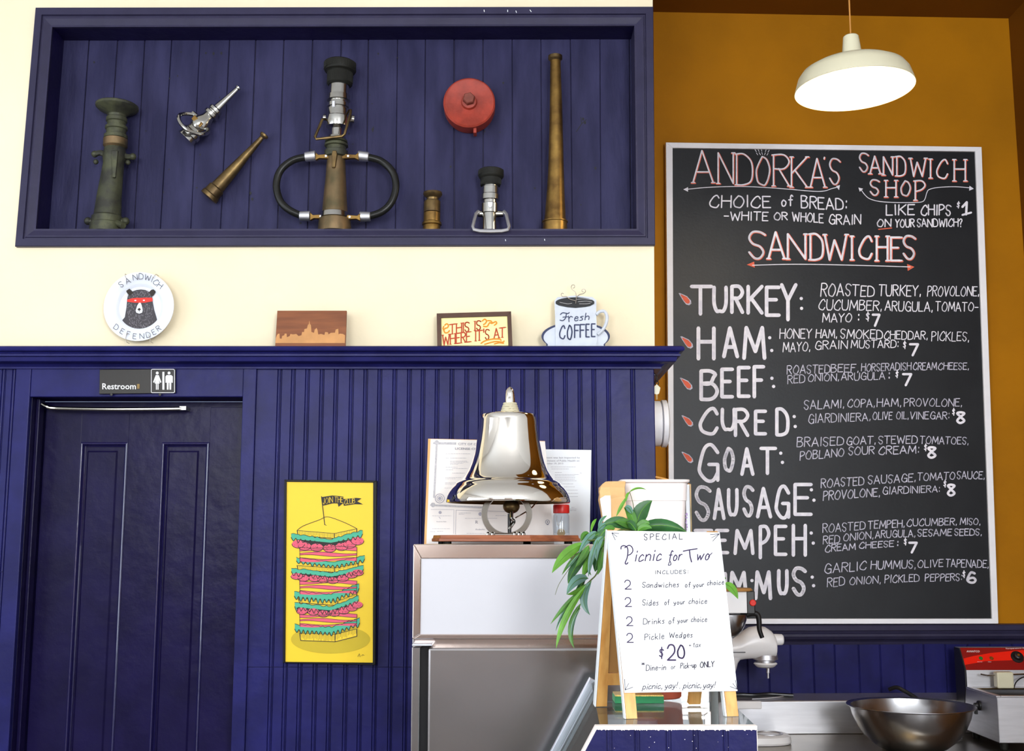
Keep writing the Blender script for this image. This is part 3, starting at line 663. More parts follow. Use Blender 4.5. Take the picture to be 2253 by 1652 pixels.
# 7 chrome nozzle with black cap and bail
D = 4.245
t = thing('capped_chrome_nozzle', 'short chrome nozzle with ribbed black cap and U shaped handle hanging over the niche edge', 'fire nozzle', P(1077, 507, D))
cap_ = obj('black_cap', turned(D, c3, [(592, 1098, 50), (592, 1102, 72), (592, 1108, 82), (592, 1146, 82), (591, 1156, 76), (590, 1162, 68), (588, 1175, 66), (587, 1206, 64)], axis=UP, seg=40), 'rubber', t)
m = MB()
for j in range(34):
    an = math.pi * (1 + j / 33)
    for (y0, y1, hh) in ((1112, 1142, 82), (1166, 1202, 66.5)):
        rr = hh / 2.95 * S(D, 400); q0 = P(*c3(591, y0), D); q1 = P(*c3(589, y1), D)
        m.tube([q0 + V(rr * math.cos(an), rr * math.sin(an), 0), q1 + V(rr * math.cos(an), rr * math.sin(an), 0)], .0012, 4, smooth_path=False)
obj('grip_ribs', m, 'rubber', cap_)
obj('valve_body', turned(D, c3, [(587, 1204, 52), (586, 1215, 52), (586, 1218, 56), (586, 1262, 57), (585, 1267, 62), (584, 1300, 63), (584, 1304, 50), (583, 1322, 50), (583, 1327, 58), (582, 1385, 56), (581, 1388, 48), (581, 1478, 50)], axis=UP, upto=ZN), 'chrome', t)
m = MB(); m.slab([P(*c3(x, y), D - .038) for x, y in ((568, 1308), (602, 1308), (600, 1338), (586, 1350), (572, 1338))], (0, .02, 0)); obj('latch', m, 'steel', t, bevel=.002)
Df = DL - .035
m = MB(); m.tube([P(*c3(x, y), d) for x, y, d in ((508, 1372, D - .02), (492, 1388, D - .04), (472, 1470, Df), (480, 1490, Df - .004), (520, 1498, Df - .006), (590, 1500, Df - .006), (660, 1498, Df - .006), (700, 1490, Df - .004), (708, 1470, Df), (690, 1388, D - .04), (676, 1372, D - .02))], .0062, 8, smooth_path=False); obj('bail_handle', m, 'steel', t)
m = MB(); m.revolve([P(*c3(580, 1388), D), P(*c3(505, 1388), D)], [.016, .012], 14); m.revolve([P(*c3(580, 1388), D), P(*c3(672, 1388), D)], [.016, .012], 14); obj('pivot', m, 'chrome', t)
# 8 tall brass
D = 4.252
t = thing('tall_brass_nozzle', 'tall plain tapering brass nozzle, standing last inside the niche beside the hydrant cap', 'fire nozzle', P(1221, 507, D))
obj('tapered_tube', turned(D, c3, [(1009, 390, 34), (1010, 500, 36), (1013, 700, 41), (1013, 900, 46), (1013, 1100, 51), (1010, 1250, 58), (1007, 1400, 68), (1006, 1440, 72)], axis=UP), 'brass', t)
obj('tip_flange', turned(D, c3, [(1008, 360, 38), (1008, 364, 46), (1008, 384, 46), (1009, 396, 35)], axis=UP, seg=28), 'brassdk', t)
obj('base_collar', turned(D, c3, [(1006, 1434, 72), (1006, 1437, 84), (1006, 1444, 84), (1006, 1447, 79), (1006, 1478, 80)], axis=UP, upto=ZN), 'brass', t)

# ================================================================== THINGS ON AND ABOVE THE SHELF
def leaning(D, z, ang):     # plane that rests on height z at depth D and leans back by ang
    return Plane((0, D, z), (0, -math.cos(ang), math.sin(ang)))
# china plate in a wire hanger
D = 4.165
pc = P(307.5, 675.5, D); sc_ = S(D, 676); Rp = 77 * sc_
t = thing('decorated_plate', 'round white china plate with a masked bear, hung above the restroom door', 'plate', pc)
ax = V(0, -1, 0)
rp = [(0, .006), (.60, .006), (.66, .000), (.70, -.003), (.97, -.012), (1.0, -.012), (1.0, -.009), (.72, .004), (.62, .013), (0, .013)]
plate_ = obj('dish', MB().revolve([pc + V(0, y, 0) for r, y in rp[1:-1]], [Rp * r for r, y in rp[1:-1]], 64, axis=(0, 1, 0)), 'plate', t)
c5 = lambda x, y: (210 + x / 9.18, 590 + y / 9.18)
pl = upright(D - .013)
plc = upright(D + .005)
pr = Print(plc, .0012, c5)
pr.poly([(655, 560), (700, 500), (760, 465), (830, 440), (920, 430), (1010, 440), (1080, 475), (1130, 520), (1150, 590), (1160, 700), (1190, 850), (1230, 980), (1255, 1080), (1200, 1130), (1080, 1200), (960, 1255), (840, 1255), (720, 1220), (620, 1150), (520, 1085), (560, 1030), (595, 990), (610, 900), (630, 780), (640, 640)])
pr.build('bear_drawing', 'fur', plate_)
pr = Print(plc, .0022, c5); random.seed(3)
for _ in range(420):
    x = random.uniform(640, 1160); y = random.uniform(450, 1230)
    if y < 500 and abs(x - 920) > 160 or y > 1000 and abs(x - 890) > 300 - (y - 1000) * .6: continue
    if 590 < y < 700 or (810 < x < 960 and 680 < y < 920): continue
    a = random.uniform(-.5, .5); pr.line([(x, y), (x + 22 * math.sin(a), y + 26)], 4)
pr.build('fur_strokes', 'furlight', plate_)
pr = Print(plc, .0024, c5); pr.poly([(610, 430), (640, 405), (690, 415), (740, 460), (772, 495), (740, 530), (690, 560), (640, 500)]); pr.poly([(1090, 480), (1130, 440), (1180, 428), (1222, 440), (1215, 500), (1180, 550), (1140, 580), (1110, 530)])
pr.poly([(870, 820), (888, 800), (908, 820), (925, 835), (905, 850), (888, 865), (868, 850), (850, 835)]); pr.line([(888, 860), (888, 892)], 6); pr.build('ears_and_nose', 'earbrown', plate_)
pr = Print(plc, .0028, c5); pr.poly([(645, 640), (740, 610), (860, 598), (900, 604), (1000, 596), (1150, 598), (1160, 640), (1158, 672), (1080, 685), (1000, 700), (900, 700), (800, 700), (720, 690), (645, 680)]); pr.build('red_mask', 'red', plate_)
pr = Print(plc, .0034, c5); pr.disc(812, 655, 22, 12); pr.disc(984, 652, 22, 12)
pr.build('eyes', 'plate', plate_)
pr = Print(plc, .0020, c5); pr.poly([(888, 690), (915, 692), (940, 760), (958, 850), (945, 900), (888, 920), (830, 900), (815, 860), (845, 760)]); pr.build('muzzle', 'plate', plate_)
prr = Print(upright(D + .003), .0012, c5); prr.mb = MB()
pr = Print(pl, .0018, c5)
for ch, x, y, a in [('S', 520, 330, -35), ('A', 655, 255, -24), ('N', 805, 185, -8), ('D', 925, 165, 2), ('W', 1060, 190, 12), ('I', 1150, 230, 20), ('C', 1222, 280, 28), ('H', 1305, 350, 36)]:
    rotated(pr, ch, x, y, 112, math.radians(a), 10)
for ch, x, y, a in [('D', 425, 1190, 36), ('E', 545, 1275, 28), ('F', 668, 1330, 16), ('E', 795, 1375, 6), ('N', 940, 1372, -2), ('D', 1070, 1345, -12), ('E', 1180, 1290, -28), ('R', 1275, 1215, -36)]:
    rotated(pr, ch, x, y, 104, math.radians(a), 9)
pr.build('lettering', 'inkthin', plate_)
for L in ([(600, 115), (603, 170), (625, 205)], [(1225, 120), (1190, 155), (1165, 205)], [(625, 1490), (612, 1400), (655, 1310)], [(1105, 1480), (1095, 1400), (1070, 1340)]):
    m = MB(); m.tube([P(*c5(x, y), D - .016) for x, y in L] + [], .0011, 6)
    q = P(*c5(*L[0]), D - .016); m.tube([q, q + V(0, .03, .0), q + V(0, .033, 0)], .0011, 6, smooth_path=False)
    obj('wire_hook', m, 'wire', t)
# walnut skyline plaque
def solid_panel(name, corners, plane, thick, m_, parent, off=0, bevel=0):
    q = [plane.at(x, y, off) for x, y in corners]
    return obj(name, MB().slab(q, -plane.n * thick), m_, parent, bevel=bevel)
c4b = lambda x, y: (x / 2.816, 560 + y / 2.816)
zs = ZSH
pl = leaning(DL - .075, zs, math.radians(8))
t = thing('skyline_plaque', 'small walnut plaque with a pale city skyline, leaning on the shelf above the beadboard', 'plaque', P(684, 757, DL - .06))
def down(plane, x, ztop=None):   # pixel y at which the plane meets the shelf top, for pixel x
    lo, hi = 600., 1640.
    for _ in range(40):
        md = (lo + hi) / 2
        if plane.at(x, md).z > zs: lo = md
        else: hi = md
    return lo
yb = down(pl, 684)
pq = solid_panel('panel', [c4b(1718, 347), c4b(2148, 347), (c4b(2140, 0)[0], yb), (c4b(1704, 0)[0], yb)], pl, .012, 'walnut', t, bevel=.001)
pr = Print(pl, .001, c4b)
sky = [(1706, 549), (1709, 520), (1716, 500), (1722, 492), (1732, 490), (1734, 520), (1745, 522), (1748, 505), (1762, 500), (1764, 490), (1776, 490), (1778, 512), (1795, 505), (1800, 492), (1815, 495), (1836, 492), (1850, 505), (1868, 500), (1872, 480), (1884, 480), (1886, 462), (1902, 458), (1908, 435), (1914, 432), (1917, 408), (1921, 432), (1927, 435), (1930, 480), (1946, 485), (1950, 465), (1962, 455), (1968, 470), (1972, 495), (1990, 492), (2010, 498), (2015, 480), (2032, 482), (2036, 495), (2050, 485), (2076, 484), (2080, 465), (2096, 460), (2098, 495), (2106, 490), (2125, 492), (2138, 500), (2137, 549)]
pr.poly(sky); pr.build('skyline', 'pale', pq)
# framed typographic print
c5c = lambda x, y: (880 + x / 3.755, 600 + y / 3.755)
pl = leaning(DL - .07, zs, math.radians(7))
t = thing('framed_print', 'small brown framed cream print with orange lettering, leaning on the shelf beside the coffee cup', 'picture', P(1044, 757, DL - .06))
yb = down(pl, 1044); ybc = (yb - 600) * 3.755
o_ = [(303, 335), (918, 318), (930, ybc), (308, ybc)]; i_ = [(340, 372), (886, 356), (896, ybc - 12), (344, ybc - 12)]
# print stands taller than the shelf edge shows: its foot is on the shelf
solid_panel('paper', [c5c(*p) for p in i_], pl, .004, 'creampaper', t, off=-.006)
for i in range(4):
    a0, a1, b0, b1 = o_[i], o_[(i + 1) % 4], i_[i], i_[(i + 1) % 4]
    solid_panel('frame_rail', [c5c(*a0), c5c(*a1), c5c(*b1), c5c(*b0)], pl, .014, 'darkwood', t, bevel=.0008)
pr = Print(pl, -.0048, c5c)
def word_boxes(pr, s_, x0, yt0, yb0, x1, yt1, yb1, wt, serif=0):
    tot = sum(GS[c][0] + .16 for c in s_) - .16; g = 0
    for c in s_:
        w_ = GS[c][0]
        def fn(a, b, g=g, w_=w_):
            t_ = (g + w_ * a) / tot; yt = yt0 + (yt1 - yt0) * t_; y2 = yb0 + (yb1 - yb0) * t_
            return (x0 + (x1 - x0) * t_, y2 + (yt - y2) * b)
        glyph(pr, c, fn, wt)
        if serif:
            for cur, q in GS[c][1]:
                for e in (q[0], q[-1]):
                    if e[1] in (0, 1) and not cur and c not in 'L':
                        xx, yy = fn(*e); pr.line([(xx - serif, yy), (xx + serif, yy - .1)], wt * .6)
        g += w_ + .16
word_boxes(pr, 'THIS IS', 412, 425, 505, 668, 392, 465, 10, 9)
word_boxes(pr, "WHERE IT'S AT", 352, 512, 596, 868, 448, 528, 10, 9)
pr.build('lettering', 'redprint', t)
pr = Print(pl, -.0044, c5c)
for L in ([(370, 430), (385, 418), (400, 430), (392, 450), (375, 455), (362, 470), (372, 492), (395, 490), (408, 475)], [(362, 440), (356, 458), (366, 480)], [(680, 395), (700, 380), (715, 395), (705, 415), (690, 425)],
          [(690, 440), (720, 440), (740, 410), (760, 415), (790, 400), (798, 415), (780, 430)], [(670, 580), (700, 560), (760, 545), (820, 545), (835, 555)], [(700, 588), (760, 570), (800, 565), (850, 570), (860, 560)], [(725, 392), (750, 395), (762, 410)], [(780, 585), (820, 575), (855, 580)]):
    pr.line(L, 11, smooth=True)
pr.build('flourishes', 'gold', t)
# tin coffee cup sign
pl = leaning(DL - .068, zs, math.radians(6)); yb = down(pl, 1265); yc = (yb - 600) * 3.755
t = thing('coffee_cup_sign', 'white tin sign shaped as a steaming coffee cup, leaning on the shelf end', 'sign', P(1266, 757, DL - .06))
el = lambda cx, cy, rx, ry, a0, a1, n: [(cx + rx * math.cos(math.radians(a0 + (a1 - a0) * i / n)), cy + ry * math.sin(math.radians(a0 + (a1 - a0) * i / n))) for i in range(n + 1)]
def shape(name, pts_, off, th, m_, par=None): return solid_panel(name, [c5c(*p) for p in pts_], pl, th, m_, par or t, off=off)
shape('saucer_rim', [p for p in el(1452, 525, 283, 118, 150, 390, 36)] + [(1452 + 240, yc), (1452 - 240, yc)], 0, .003, 'navyink')
shape('saucer', [p for p in el(1452, 535, 266, 112, 150, 390, 36)] + [(1452 + 232, yc), (1452 - 232, yc)], .0016, .0015, 'mug')
body = [(1276, 235), (1300, 205), (1450, 192), (1590, 205), (1622, 232), (1620, 330), (1628, 560), (1620, yc), (1285, yc), (1282, 400)]
shape('cup', body, .006, .004, 'mug')
m = MB(); m.tube([pl.at(*c5c(x, y), .006) for x, y in ((1620, 350), (1650, 325), (1690, 325), (1710, 370), (1700, 430), (1670, 480), (1632, 515))], 14 / 3.755 * S(4.15, 700), 10); obj('cup_handle', m, 'mug', t)
pr = Print(pl, .0075, c5c); pr.poly(el(1445, 248, 160, 40, 180, 360, 16) + [(1603, 262), (1570, 280), (1530, 288), (1450, 296), (1380, 290), (1310, 275), (1287, 262)]); pr.build('coffee', 'coffee', t)
pr = Print(pl, .0085, c5c)
for L in ([(1460, 225), (1520, 222), (1580, 228)], [(1470, 245), (1540, 240), (1585, 248)], [(1320, 250), (1380, 262), (1420, 258)], [(1480, 262), (1540, 262), (1572, 258)]): pr.line(L, 3, smooth=True)
pr.build('ripples', 'docgrey', t)
pr = Print(pl, .0075, c5c)
pr.line([(1325, 350), (1345, 335), (1385, 342), (1398, 334)], 8, True); pr.line([(1375, 342), (1366, 380), (1345, 400), (1322, 396)], 8, True); pr.line([(1345, 372), (1385, 368)], 7)
pr.line([(1392, 362), (1396, 410)], 7); pr.line([(1394, 385), (1410, 365), (1425, 372)], 7, True)
text(pr, 'esh', 1436, 402, 1562, 392, 58, 56, wt=7, slant=.15, jit=.01)
for ch, a, b in (('C', 1318, 1362), ('O', 1382, 1420), ('F', 1442, 1478), ('F', 1488, 1524), ('E', 1536, 1562), ('E', 1582, 1610)):
    q = (a - 1318) / 290; boxed(pr, ch, a, 442 - 16 * q, b, 548 - 18 * q + (10 if ch == 'O' else 0), 11)
pr.build('lettering', 'navyink', t)
m = MB()
for L in ([(1450, 262), (1455, 215), (1448, 170), (1425, 150), (1413, 130), (1422, 110), (1440, 112), (1440, 130), (1428, 135)], [(1455, 215), (1480, 190), (1515, 180), (1532, 160), (1520, 143), (1502, 150), (1505, 165), (1516, 166)],
          [(1448, 240), (1400, 225), (1375, 205), (1345, 205), (1330, 192), (1338, 177), (1352, 182)]):
    m.tube([pl.at(*c5c(x, y), .012) for x, y in L], .0013, 6)
obj('steam_wire', m, 'wire', t)

# ================================================================== RESTROOM SIGN, POSTER
D = DL - .022
t = thing('restroom_sign', 'black and white restroom sign fixed above the blue door', 'sign', P(303, 840, D))
pl = upright(D)
solid_panel('plaque', [(220, 813), (387, 812), (387, 865), (219, 867)], pl, .006, 'signblack', t, off=.004, bevel=.0015)
for x, y in ((245, 868), (352, 868)): obj('clip', MB().revolve([P(x, y, D - .012), P(x, y, D + .006)], [.0045, .005], 12), 'signblack', t)
pr = Print(pl, .0055, c4b)
typeset(pr, 'Restroom', 637, 835, 845, 799, bold=.012)
q = [(945, 712), (1078, 712), (1084, 718), (1084, 852), (1078, 857), (945, 857), (940, 852), (940, 718), (945, 712)]; pr.line(q, 3)
for x in (977, 1050):
    pr.disc(x, 735, 9)
pr.poly([(968, 748), (986, 748), (1003, 792), (995, 795), (986, 770), (992, 800), (985, 800), (985, 838), (979, 838), (979, 800), (975, 800), (975, 838), (969, 838), (969, 800), (962, 800), (968, 770), (959, 795), (951, 792)])
pr.poly([(1036, 748), (1064, 748), (1073, 756), (1073, 795), (1066, 795), (1065, 762), (1063, 838), (1053, 838), (1052, 795), (1048, 795), (1047, 838), (1037, 838), (1036, 762), (1035, 795), (1028, 795), (1028, 756)])
pr.poly([(1009, 728), (1021, 728), (1021, 838), (1009, 838)])
pr.build('lettering', 'white', t)
pr = Print(pl, .0055, c4b); pr.poly([(852, 803), (868, 803), (868, 832), (852, 832)]); pr.build('tape_residue', 'brassdk', t)

# poster of the tall sandwich
c7 = lambda x, y: (580 + x / 3.44, 1020 + y / 3.44)
D = DL - .03; pl = upright(D)
t = thing('sandwich_poster', 'tall black framed yellow poster of a stacked sandwich, hung beside the restroom door', 'poster', P(726, 1460, D))
o_ = [(157, 120), (856, 128), (846, 1524), (147, 1508)]; i_ = [(174, 137), (829, 143), (826, 1506), (163, 1500)]
for i in range(4):
    solid_panel('frame_rail', [c7(*o_[i]), c7(*o_[(i + 1) % 4]), c7(*i_[(i + 1) % 4]), c7(*i_[i])], pl, .022, 'blackframe', t, bevel=.0008)
solid_panel('print_sheet', [c7(*p) for p in i_], pl, .006, 'yellow', t, off=-.005)
O0 = -.0040
def PR(k): return Print(pl, O0 + k * .0006, c7)
pr = PR(0); pr.disc(505, 1330, 300, 108, 40); pr.build('printed_shadow', 'olive', t)
K, Y_, TE, PK = PR(3), PR(2), PR(4), PR(5)
K2, K3 = PR(6), PR(7)
def bread(yl, yc_, yr, h, top=False, xl=252, xm=535, xr=705):
    if top:
        Y_.poly([(xl, yl), (485, 402), (xr, yr), (xm, yc_ + 0)]); K.line([(xl, yl), (300, 470), (420, 425), (485, 402), (600, 440), (680, 478), (xr, yr)], 4, True)
    Y_.poly([(xl, yl), (xm, yc_), (xm, yc_ + h), (xl + 8, yl + h)]); Y_.poly([(xm, yc_), (xr, yr), (xr, yr + h), (xm, yc_ + h)])
    K.line([(xl, yl), (xl + 8, yl + h), (xm, yc_ + h), (xr, yr + h), (xr, yr)], 5); K.line([(xm, yc_), (xm, yc_ + h)], 5); K.line([(xl, yl), (xm, yc_), (xr, yr)], 4)
    for i in range(24):
        a = (i + .5) / 24; x = xl + (xm - xl) * a; y = yl + (yc_ - yl) * a; K.line([(x, y + 4), (x + 1, y + h * random.uniform(.6, .95))], 2)
    for i in range(14):
        a = (i + .5) / 14; x = xm + (xr - xm) * a; y = yc_ + (yr - yc_) * a; K.line([(x, y + 4), (x, y + h * random.uniform(.5, .9))], 2)
def wavy(top, thick, amp, xs, seed):
    random.seed(seed); n = 30; up = []; dn = []; amp *= 1.35; thick *= .8
    for i in range(n + 1):
        a = i / n; x = xs[0] + (xs[1] - xs[0]) * a; y = top(a); up.append((x, y - thick * .5 - random.uniform(0, amp * .35)))
        dn.append((x, y + thick * .5 + (amp if i % 2 else -amp * .2) * random.uniform(.5, 1)))
    for i in range(n): TE.poly([up[i], up[i + 1], dn[i + 1], dn[i]])
    K2.line(up, 3.5, True); K2.line(dn, 5, True)
vee = lambda l, c_, r: (lambda a: l + (c_ - l) * (a / .56) if a < .56 else c_ + (r - c_) * ((a - .56) / .44))
def toms(L, sz=(48, 30)):
    for x, y in L:
        PK.disc(x, y, sz[0], sz[1], 18); K3.line([(x + sz[0] * math.cos(math.radians(a)), y + sz[1] * math.sin(math.radians(a))) for a in range(0, 181, 20)], 4)
        for _ in range(9): K3.disc(x + random.uniform(-30, 30), y + random.uniform(-14, 16), 2.2, n=6)
def ham(y0, y1, xs=(272, 706)):
    n = 5
    for i in range(n):
        ya = y0 + (y1 - y0) * i / n; yb_ = y0 + (y1 - y0) * (i + 1) / n
        f = lambda x, q, k: q + 12 * math.sin((x - xs[0]) / 70 + k * 1.3) * .6
        for j in range(12):
            xa = xs[0] + (xs[1] - xs[0]) * j / 12; xb = xs[0] + (xs[1] - xs[0]) * (j + 1) / 12
            (PK if i % 2 == 0 else Y_).poly([(xa, f(xa, ya, i)), (xb, f(xb, ya, i)), (xb, f(xb, yb_, i + 1)), (xa, f(xa, yb_, i + 1))])
        K3.line([(xs[0] + (xs[1] - xs[0]) * j / 12, f(xs[0] + (xs[1] - xs[0]) * j / 12, ya, i)) for j in range(13)], 3)
    K3.line([(xs[0], y0), (xs[0] + 4, y1)], 3); K3.line([(xs[1], y0), (xs[1] - 4, y1)], 3)
DK = PR(4.4)
def dark(l, c_, r, xs=(250, 710)):
    f = vee(l, c_, r); n = 16
    for i in range(n):
        a, b = i / n, (i + 1) / n; DK.poly([(xs[0] + (xs[1] - xs[0]) * a, f(a) - 12), (xs[0] + (xs[1] - xs[0]) * b, f(b) - 12), (xs[0] + (xs[1] - xs[0]) * b, f(b) + 24), (xs[0] + (xs[1] - xs[0]) * a, f(a) + 24)])
ham(632, 738); ham(888, 985); ham(1140, 1232)
bread(505, 528, 492, 38, top=True)
wavy(vee(548, 592, 522), 38, 22, (208, 748), 1); dark(585, 610, 575); toms([(262, 608), (310, 625), (402, 634), (500, 640), (590, 628), (652, 610), (710, 585)])
wavy(vee(728, 762, 712), 32, 18, (248, 764), 2); bread(770, 790, 755, 32, xr=716)
wavy(vee(808, 845, 790), 34, 22, (210, 755), 3); dark(840, 868, 830); toms([(250, 852), (302, 866), (385, 868), (452, 878), (522, 884), (598, 868), (665, 842), (712, 824)], (44, 24))
wavy(vee(988, 1016, 932), 46, 26, (232, 722), 4); bread(1018, 1040, 985, 34, xl=262, xm=560)
wavy(vee(1072, 1102, 1020), 38, 22, (235, 718), 5); dark(1100, 1122, 1062); toms([(290, 1115), (375, 1120), (452, 1136), (535, 1130), (606, 1112), (668, 1090), (708, 1068)], (42, 26))
wavy(vee(1238, 1262, 1190), 48, 22, (235, 726), 6); bread(1282, 1292, 1250, 56, xl=272, xm=540)
K.line([(437, 248), (462, 462)], 6); K.line([(462, 462), (474, 466)], 4)
F_ = PR(3); F_.poly([(440, 252), (520, 240), (602, 248), (604, 300), (520, 300), (446, 318)]); F_.poly([(560, 300), (604, 296), (566, 326)]); F_.poly([(600, 268), (700, 258), (740, 262), (708, 284), (752, 308), (690, 306), (606, 318)])
F_.build('banner_print', 'inkblack', t)
BT = PR(4); word_boxes(BT, 'JOIN', 450, 262, 306, 522, 250, 292, 2.8); word_boxes(BT, 'THE', 538, 250, 292, 600, 254, 294, 2.8); word_boxes(BT, 'CLUB', 612, 270, 308, 690, 262, 298, 2.8)
BT.build('banner_lettering', 'yellow', t)
K.line([(712, 1460), (724, 1438), (730, 1462)], 2.5); K.line([(740, 1455), (750, 1445), (760, 1452)], 2.5)
K.build('outline_print', 'inkblack', t); Y_.build('bread_print', 'yellow', t); TE.build('lettuce_print', 'teal', t); PK.build('filling_print', 'pink', t); K2.build('lettuce_outline', 'inkblack', t); K3.build('filling_outline', 'inkblack', t); DK.build('dark_filling_print', 'inkblack', t)
# ================================================================== KITCHEN SIDE
# chalkboard menu
DBD = DB - .05
pb = upright(DBD, KB); pb = Plane((0, DBD, 0), (KB, -1, 0))
t = thing('chalkboard_menu', 'large chalkboard menu in a white frame listing sandwiches, hung on the ochre kitchen wall', 'chalkboard', P(1830, 1370, DBD, KB))
o_ = [(1465, 313), (2160, 323), (2197, 1372), (1474, 1373)]; i_ = [(1480, 325), (2146, 333), (2183, 1361), (1484, 1361)]
for i in range(4):
    q = [pb.at(*o_[i]), pb.at(*o_[(i + 1) % 4]), pb.at(*i_[(i + 1) % 4]), pb.at(*i_[i])]
    obj('frame_rail', MB().slab(q, V(-KB, 1, 0) * .034), 'whiteframe', t, bevel=.002)
obj('slate', MB().slab([pb.at(*p, -.010) for p in i_], V(-KB, 1, 0) * .01), 'board', t)
c4 = lambda x, y: (1420 + x / 2.705, 280 + y / 2.705)
c6 = lambda x, y: (1420 + x / 2.665, 780 + y / 2.665)
OF = -.0095
def B4(k=0): return Print(pb, OF + k * .0007, c4)
def B6(k=0): return Print(pb, OF + k * .0007, c6)
def serifs(pr, L, wt):
    for x, y, d in L: pr.line([(x - d, y), (x + d, y)], wt)
def headline(name, L, wo, wi, par, feet=True):
    A, B_ = B4(0), B4(1)
    for ch, x0, y0, x1, y1 in L:
        boxed(A, ch, x0 + 3, y0 + 2, x1 + 3, y1 + 2, wo); boxed(B_, ch, x0, y0, x1, y1, wi)
        if feet and ch in 'ANHRKPDWIE':
            for cur, q in GS[ch][1]:
                for e in (q[0], q[-1]):
                    if e[1] in (0, 1):
                        X = x0 + (x1 - x0) * e[0]; Y = y1 - (y1 - y0) * e[1]; A.line([(X - 9, Y + 4), (X + 15, Y + 4)], wo * .8); B_.line([(X - 9, Y), (X + 11, Y)], wi * .8)
    A.build(name + '_shading', 'chalkor', par); B_.build(name + '_lettering', 'chalk', par)
random.seed(5)
headline('title', [('A', 285, 135, 405, 325), ('N', 435, 148, 525, 330), ('D', 545, 155, 640, 338), ('O', 662, 170, 742, 338), ('R', 765, 160, 858, 345), ('K', 872, 172, 965, 352), ('A', 985, 182, 1072, 352), ("'", 1060, 178, 1075, 205), ('S', 1100, 185, 1162, 332),
                   ('S', 1278, 152, 1330, 258), ('A', 1340, 168, 1402, 272), ('N', 1420, 172, 1475, 280), ('D', 1500, 170, 1552, 285), ('W', 1580, 180, 1672, 288), ('I', 1695, 185, 1705, 298), ('C', 1738, 188, 1802, 298), ('H', 1842, 188, 1908, 315),
                   ('S', 1342, 310, 1395, 398), ('H', 1435, 312, 1495, 410), ('O', 1525, 315, 1580, 402), ('P', 1610, 315, 1668, 430)], 11.5, 8.5, t)
headline('sandwiches', [('S', 620, 620, 715, 775), ('A', 735, 620, 830, 778), ('N', 850, 632, 955, 780), ('D', 985, 632, 1060, 785), ('W', 1070, 635, 1200, 785), ('I', 1222, 645, 1240, 785), ('C', 1275, 645, 1350, 778), ('H', 1380, 645, 1445, 790), ('E', 1465, 652, 1520, 790), ('S', 1540, 645, 1610, 778)], 16, 12, t)
pr = B4()
pr.line([(240, 366), (400, 352), (600, 349), (800, 360), (1000, 377), (1070, 375), (1110, 362), (1150, 352)], 4.5, True)
for L in ([(228, 366), (256, 352), (256, 380)], [(1138, 346), (1162, 340), (1156, 370)], [(1272, 355), (1300, 362), (1280, 380)], [(1934, 344), (1960, 362), (1932, 374)]): pr.poly(L)
pr.line([(1288, 368), (1310, 398), (1340, 422), (1400, 438), (1500, 444), (1600, 444), (1650, 440), (1668, 424), (1680, 385), (1695, 366), (1750, 354), (1850, 350), (1940, 357)], 4.5, True)
pr.line([(640, 818), (900, 812), (1250, 818), (1580, 828)], 5, True)
for x0, y0, x1, y1 in ((655, 128, 672, 160), (672, 126, 688, 160), (692, 124, 700, 158), (722, 128, 712, 160), (740, 132, 726, 162)): pr.line([(x0, y0), ((x0 + x1) / 2, (y0 + y1) / 2 - 3)], 3.5); pr.line([((x0 + x1) / 2, (y0 + y1) / 2 + 4), (x1, y1)], 3.5)
pr.build('chalk_arrows', 'chalk', t)
pr = B4(); pr.poly([(606, 815), (650, 796), (654, 832)]); pr.poly([(1562, 810), (1606, 828), (1566, 852)]); pr.line([(1392, 604), (1470, 596)], 6)
def drop(pr, x, y, s=1): pr.poly([(x - 36 * s, y - 32 * s), (x - 28 * s, y - 33 * s), (x + 10 * s, y - 15 * s), (x + 30 * s, y + 8 * s), (x + 32 * s, y + 24 * s), (x + 20 * s, y + 33 * s), (x + 4 * s, y + 28 * s), (x - 12 * s, y + 8 * s)])
pr.build('coral_marks', 'chalkor', t)
A, B_ = B4(), B4(1)
for x, y in ((240, 1020), (250, 1278), (247, 1525)): drop(A, x, y, 1.12); drop(B_, x, y, .84)
A2, B2 = B6(), B6(1)
for x, y in ((250, 388), (250, 602)): drop(A2, x, y, 1.02); drop(B2, x, y, .78)
A.build('drop_outline', 'chalkdim', t); B_.build('drop_mark', 'chalkor', t); A2.build('drop_outline', 'chalkdim', t); B2.build('drop_mark', 'chalkor', t)
pr = B4()
text(pr, 'CHOICE', 385, 472, 748, 472, 72, 66, wt=8); text(pr, 'of', 812, 464, 880, 462, 62, wt=8); text(pr, 'BREAD:', 932, 478, 1205, 486, 72, 62, wt=8)
text(pr, '-WHITE', 472, 548, 732, 552, 50, wt=7); text(pr, 'OR', 770, 546, 848, 548, 44, wt=7); text(pr, 'WHOLE', 880, 556, 1062, 564, 52, wt=7); text(pr, 'GRAIN', 1095, 572, 1285, 574, 56, wt=7)
text(pr, 'LIKE', 1438, 520, 1605, 518, 60, wt=8); text(pr, 'CHIPS', 1645, 518, 1822, 520, 60, wt=8); text(pr, '$', 1857, 475, 1877, 475, 32, wt=6)
pr.line([(1892, 470), (1918, 442), (1914, 515)], 14); pr.line([(1892, 518), (1944, 504)], 12)
text(pr, 'ON', 1385, 590, 1465, 586, 44, wt=7); text(pr, 'YOUR', 1492, 592, 1605, 590, 46, wt=7); text(pr, 'SANDWICH?', 1622, 588, 1892, 588, 46, wt=6.5)
pr.build('intro_lettering', 'chalk', t)
def big(B, L, wt, dots=()):
    pr = B()
    for ch, x0, y0, x1, y1 in L: boxed(pr, ch, x0 + wt / 2, y0 + wt / 2, x1 - wt / 2, y1 - wt / 2, wt * 1.15)
    for x, y in dots: pr.disc(x, y, 10, n=10)
    pr.build('dish_name_lettering', 'chalk', t)
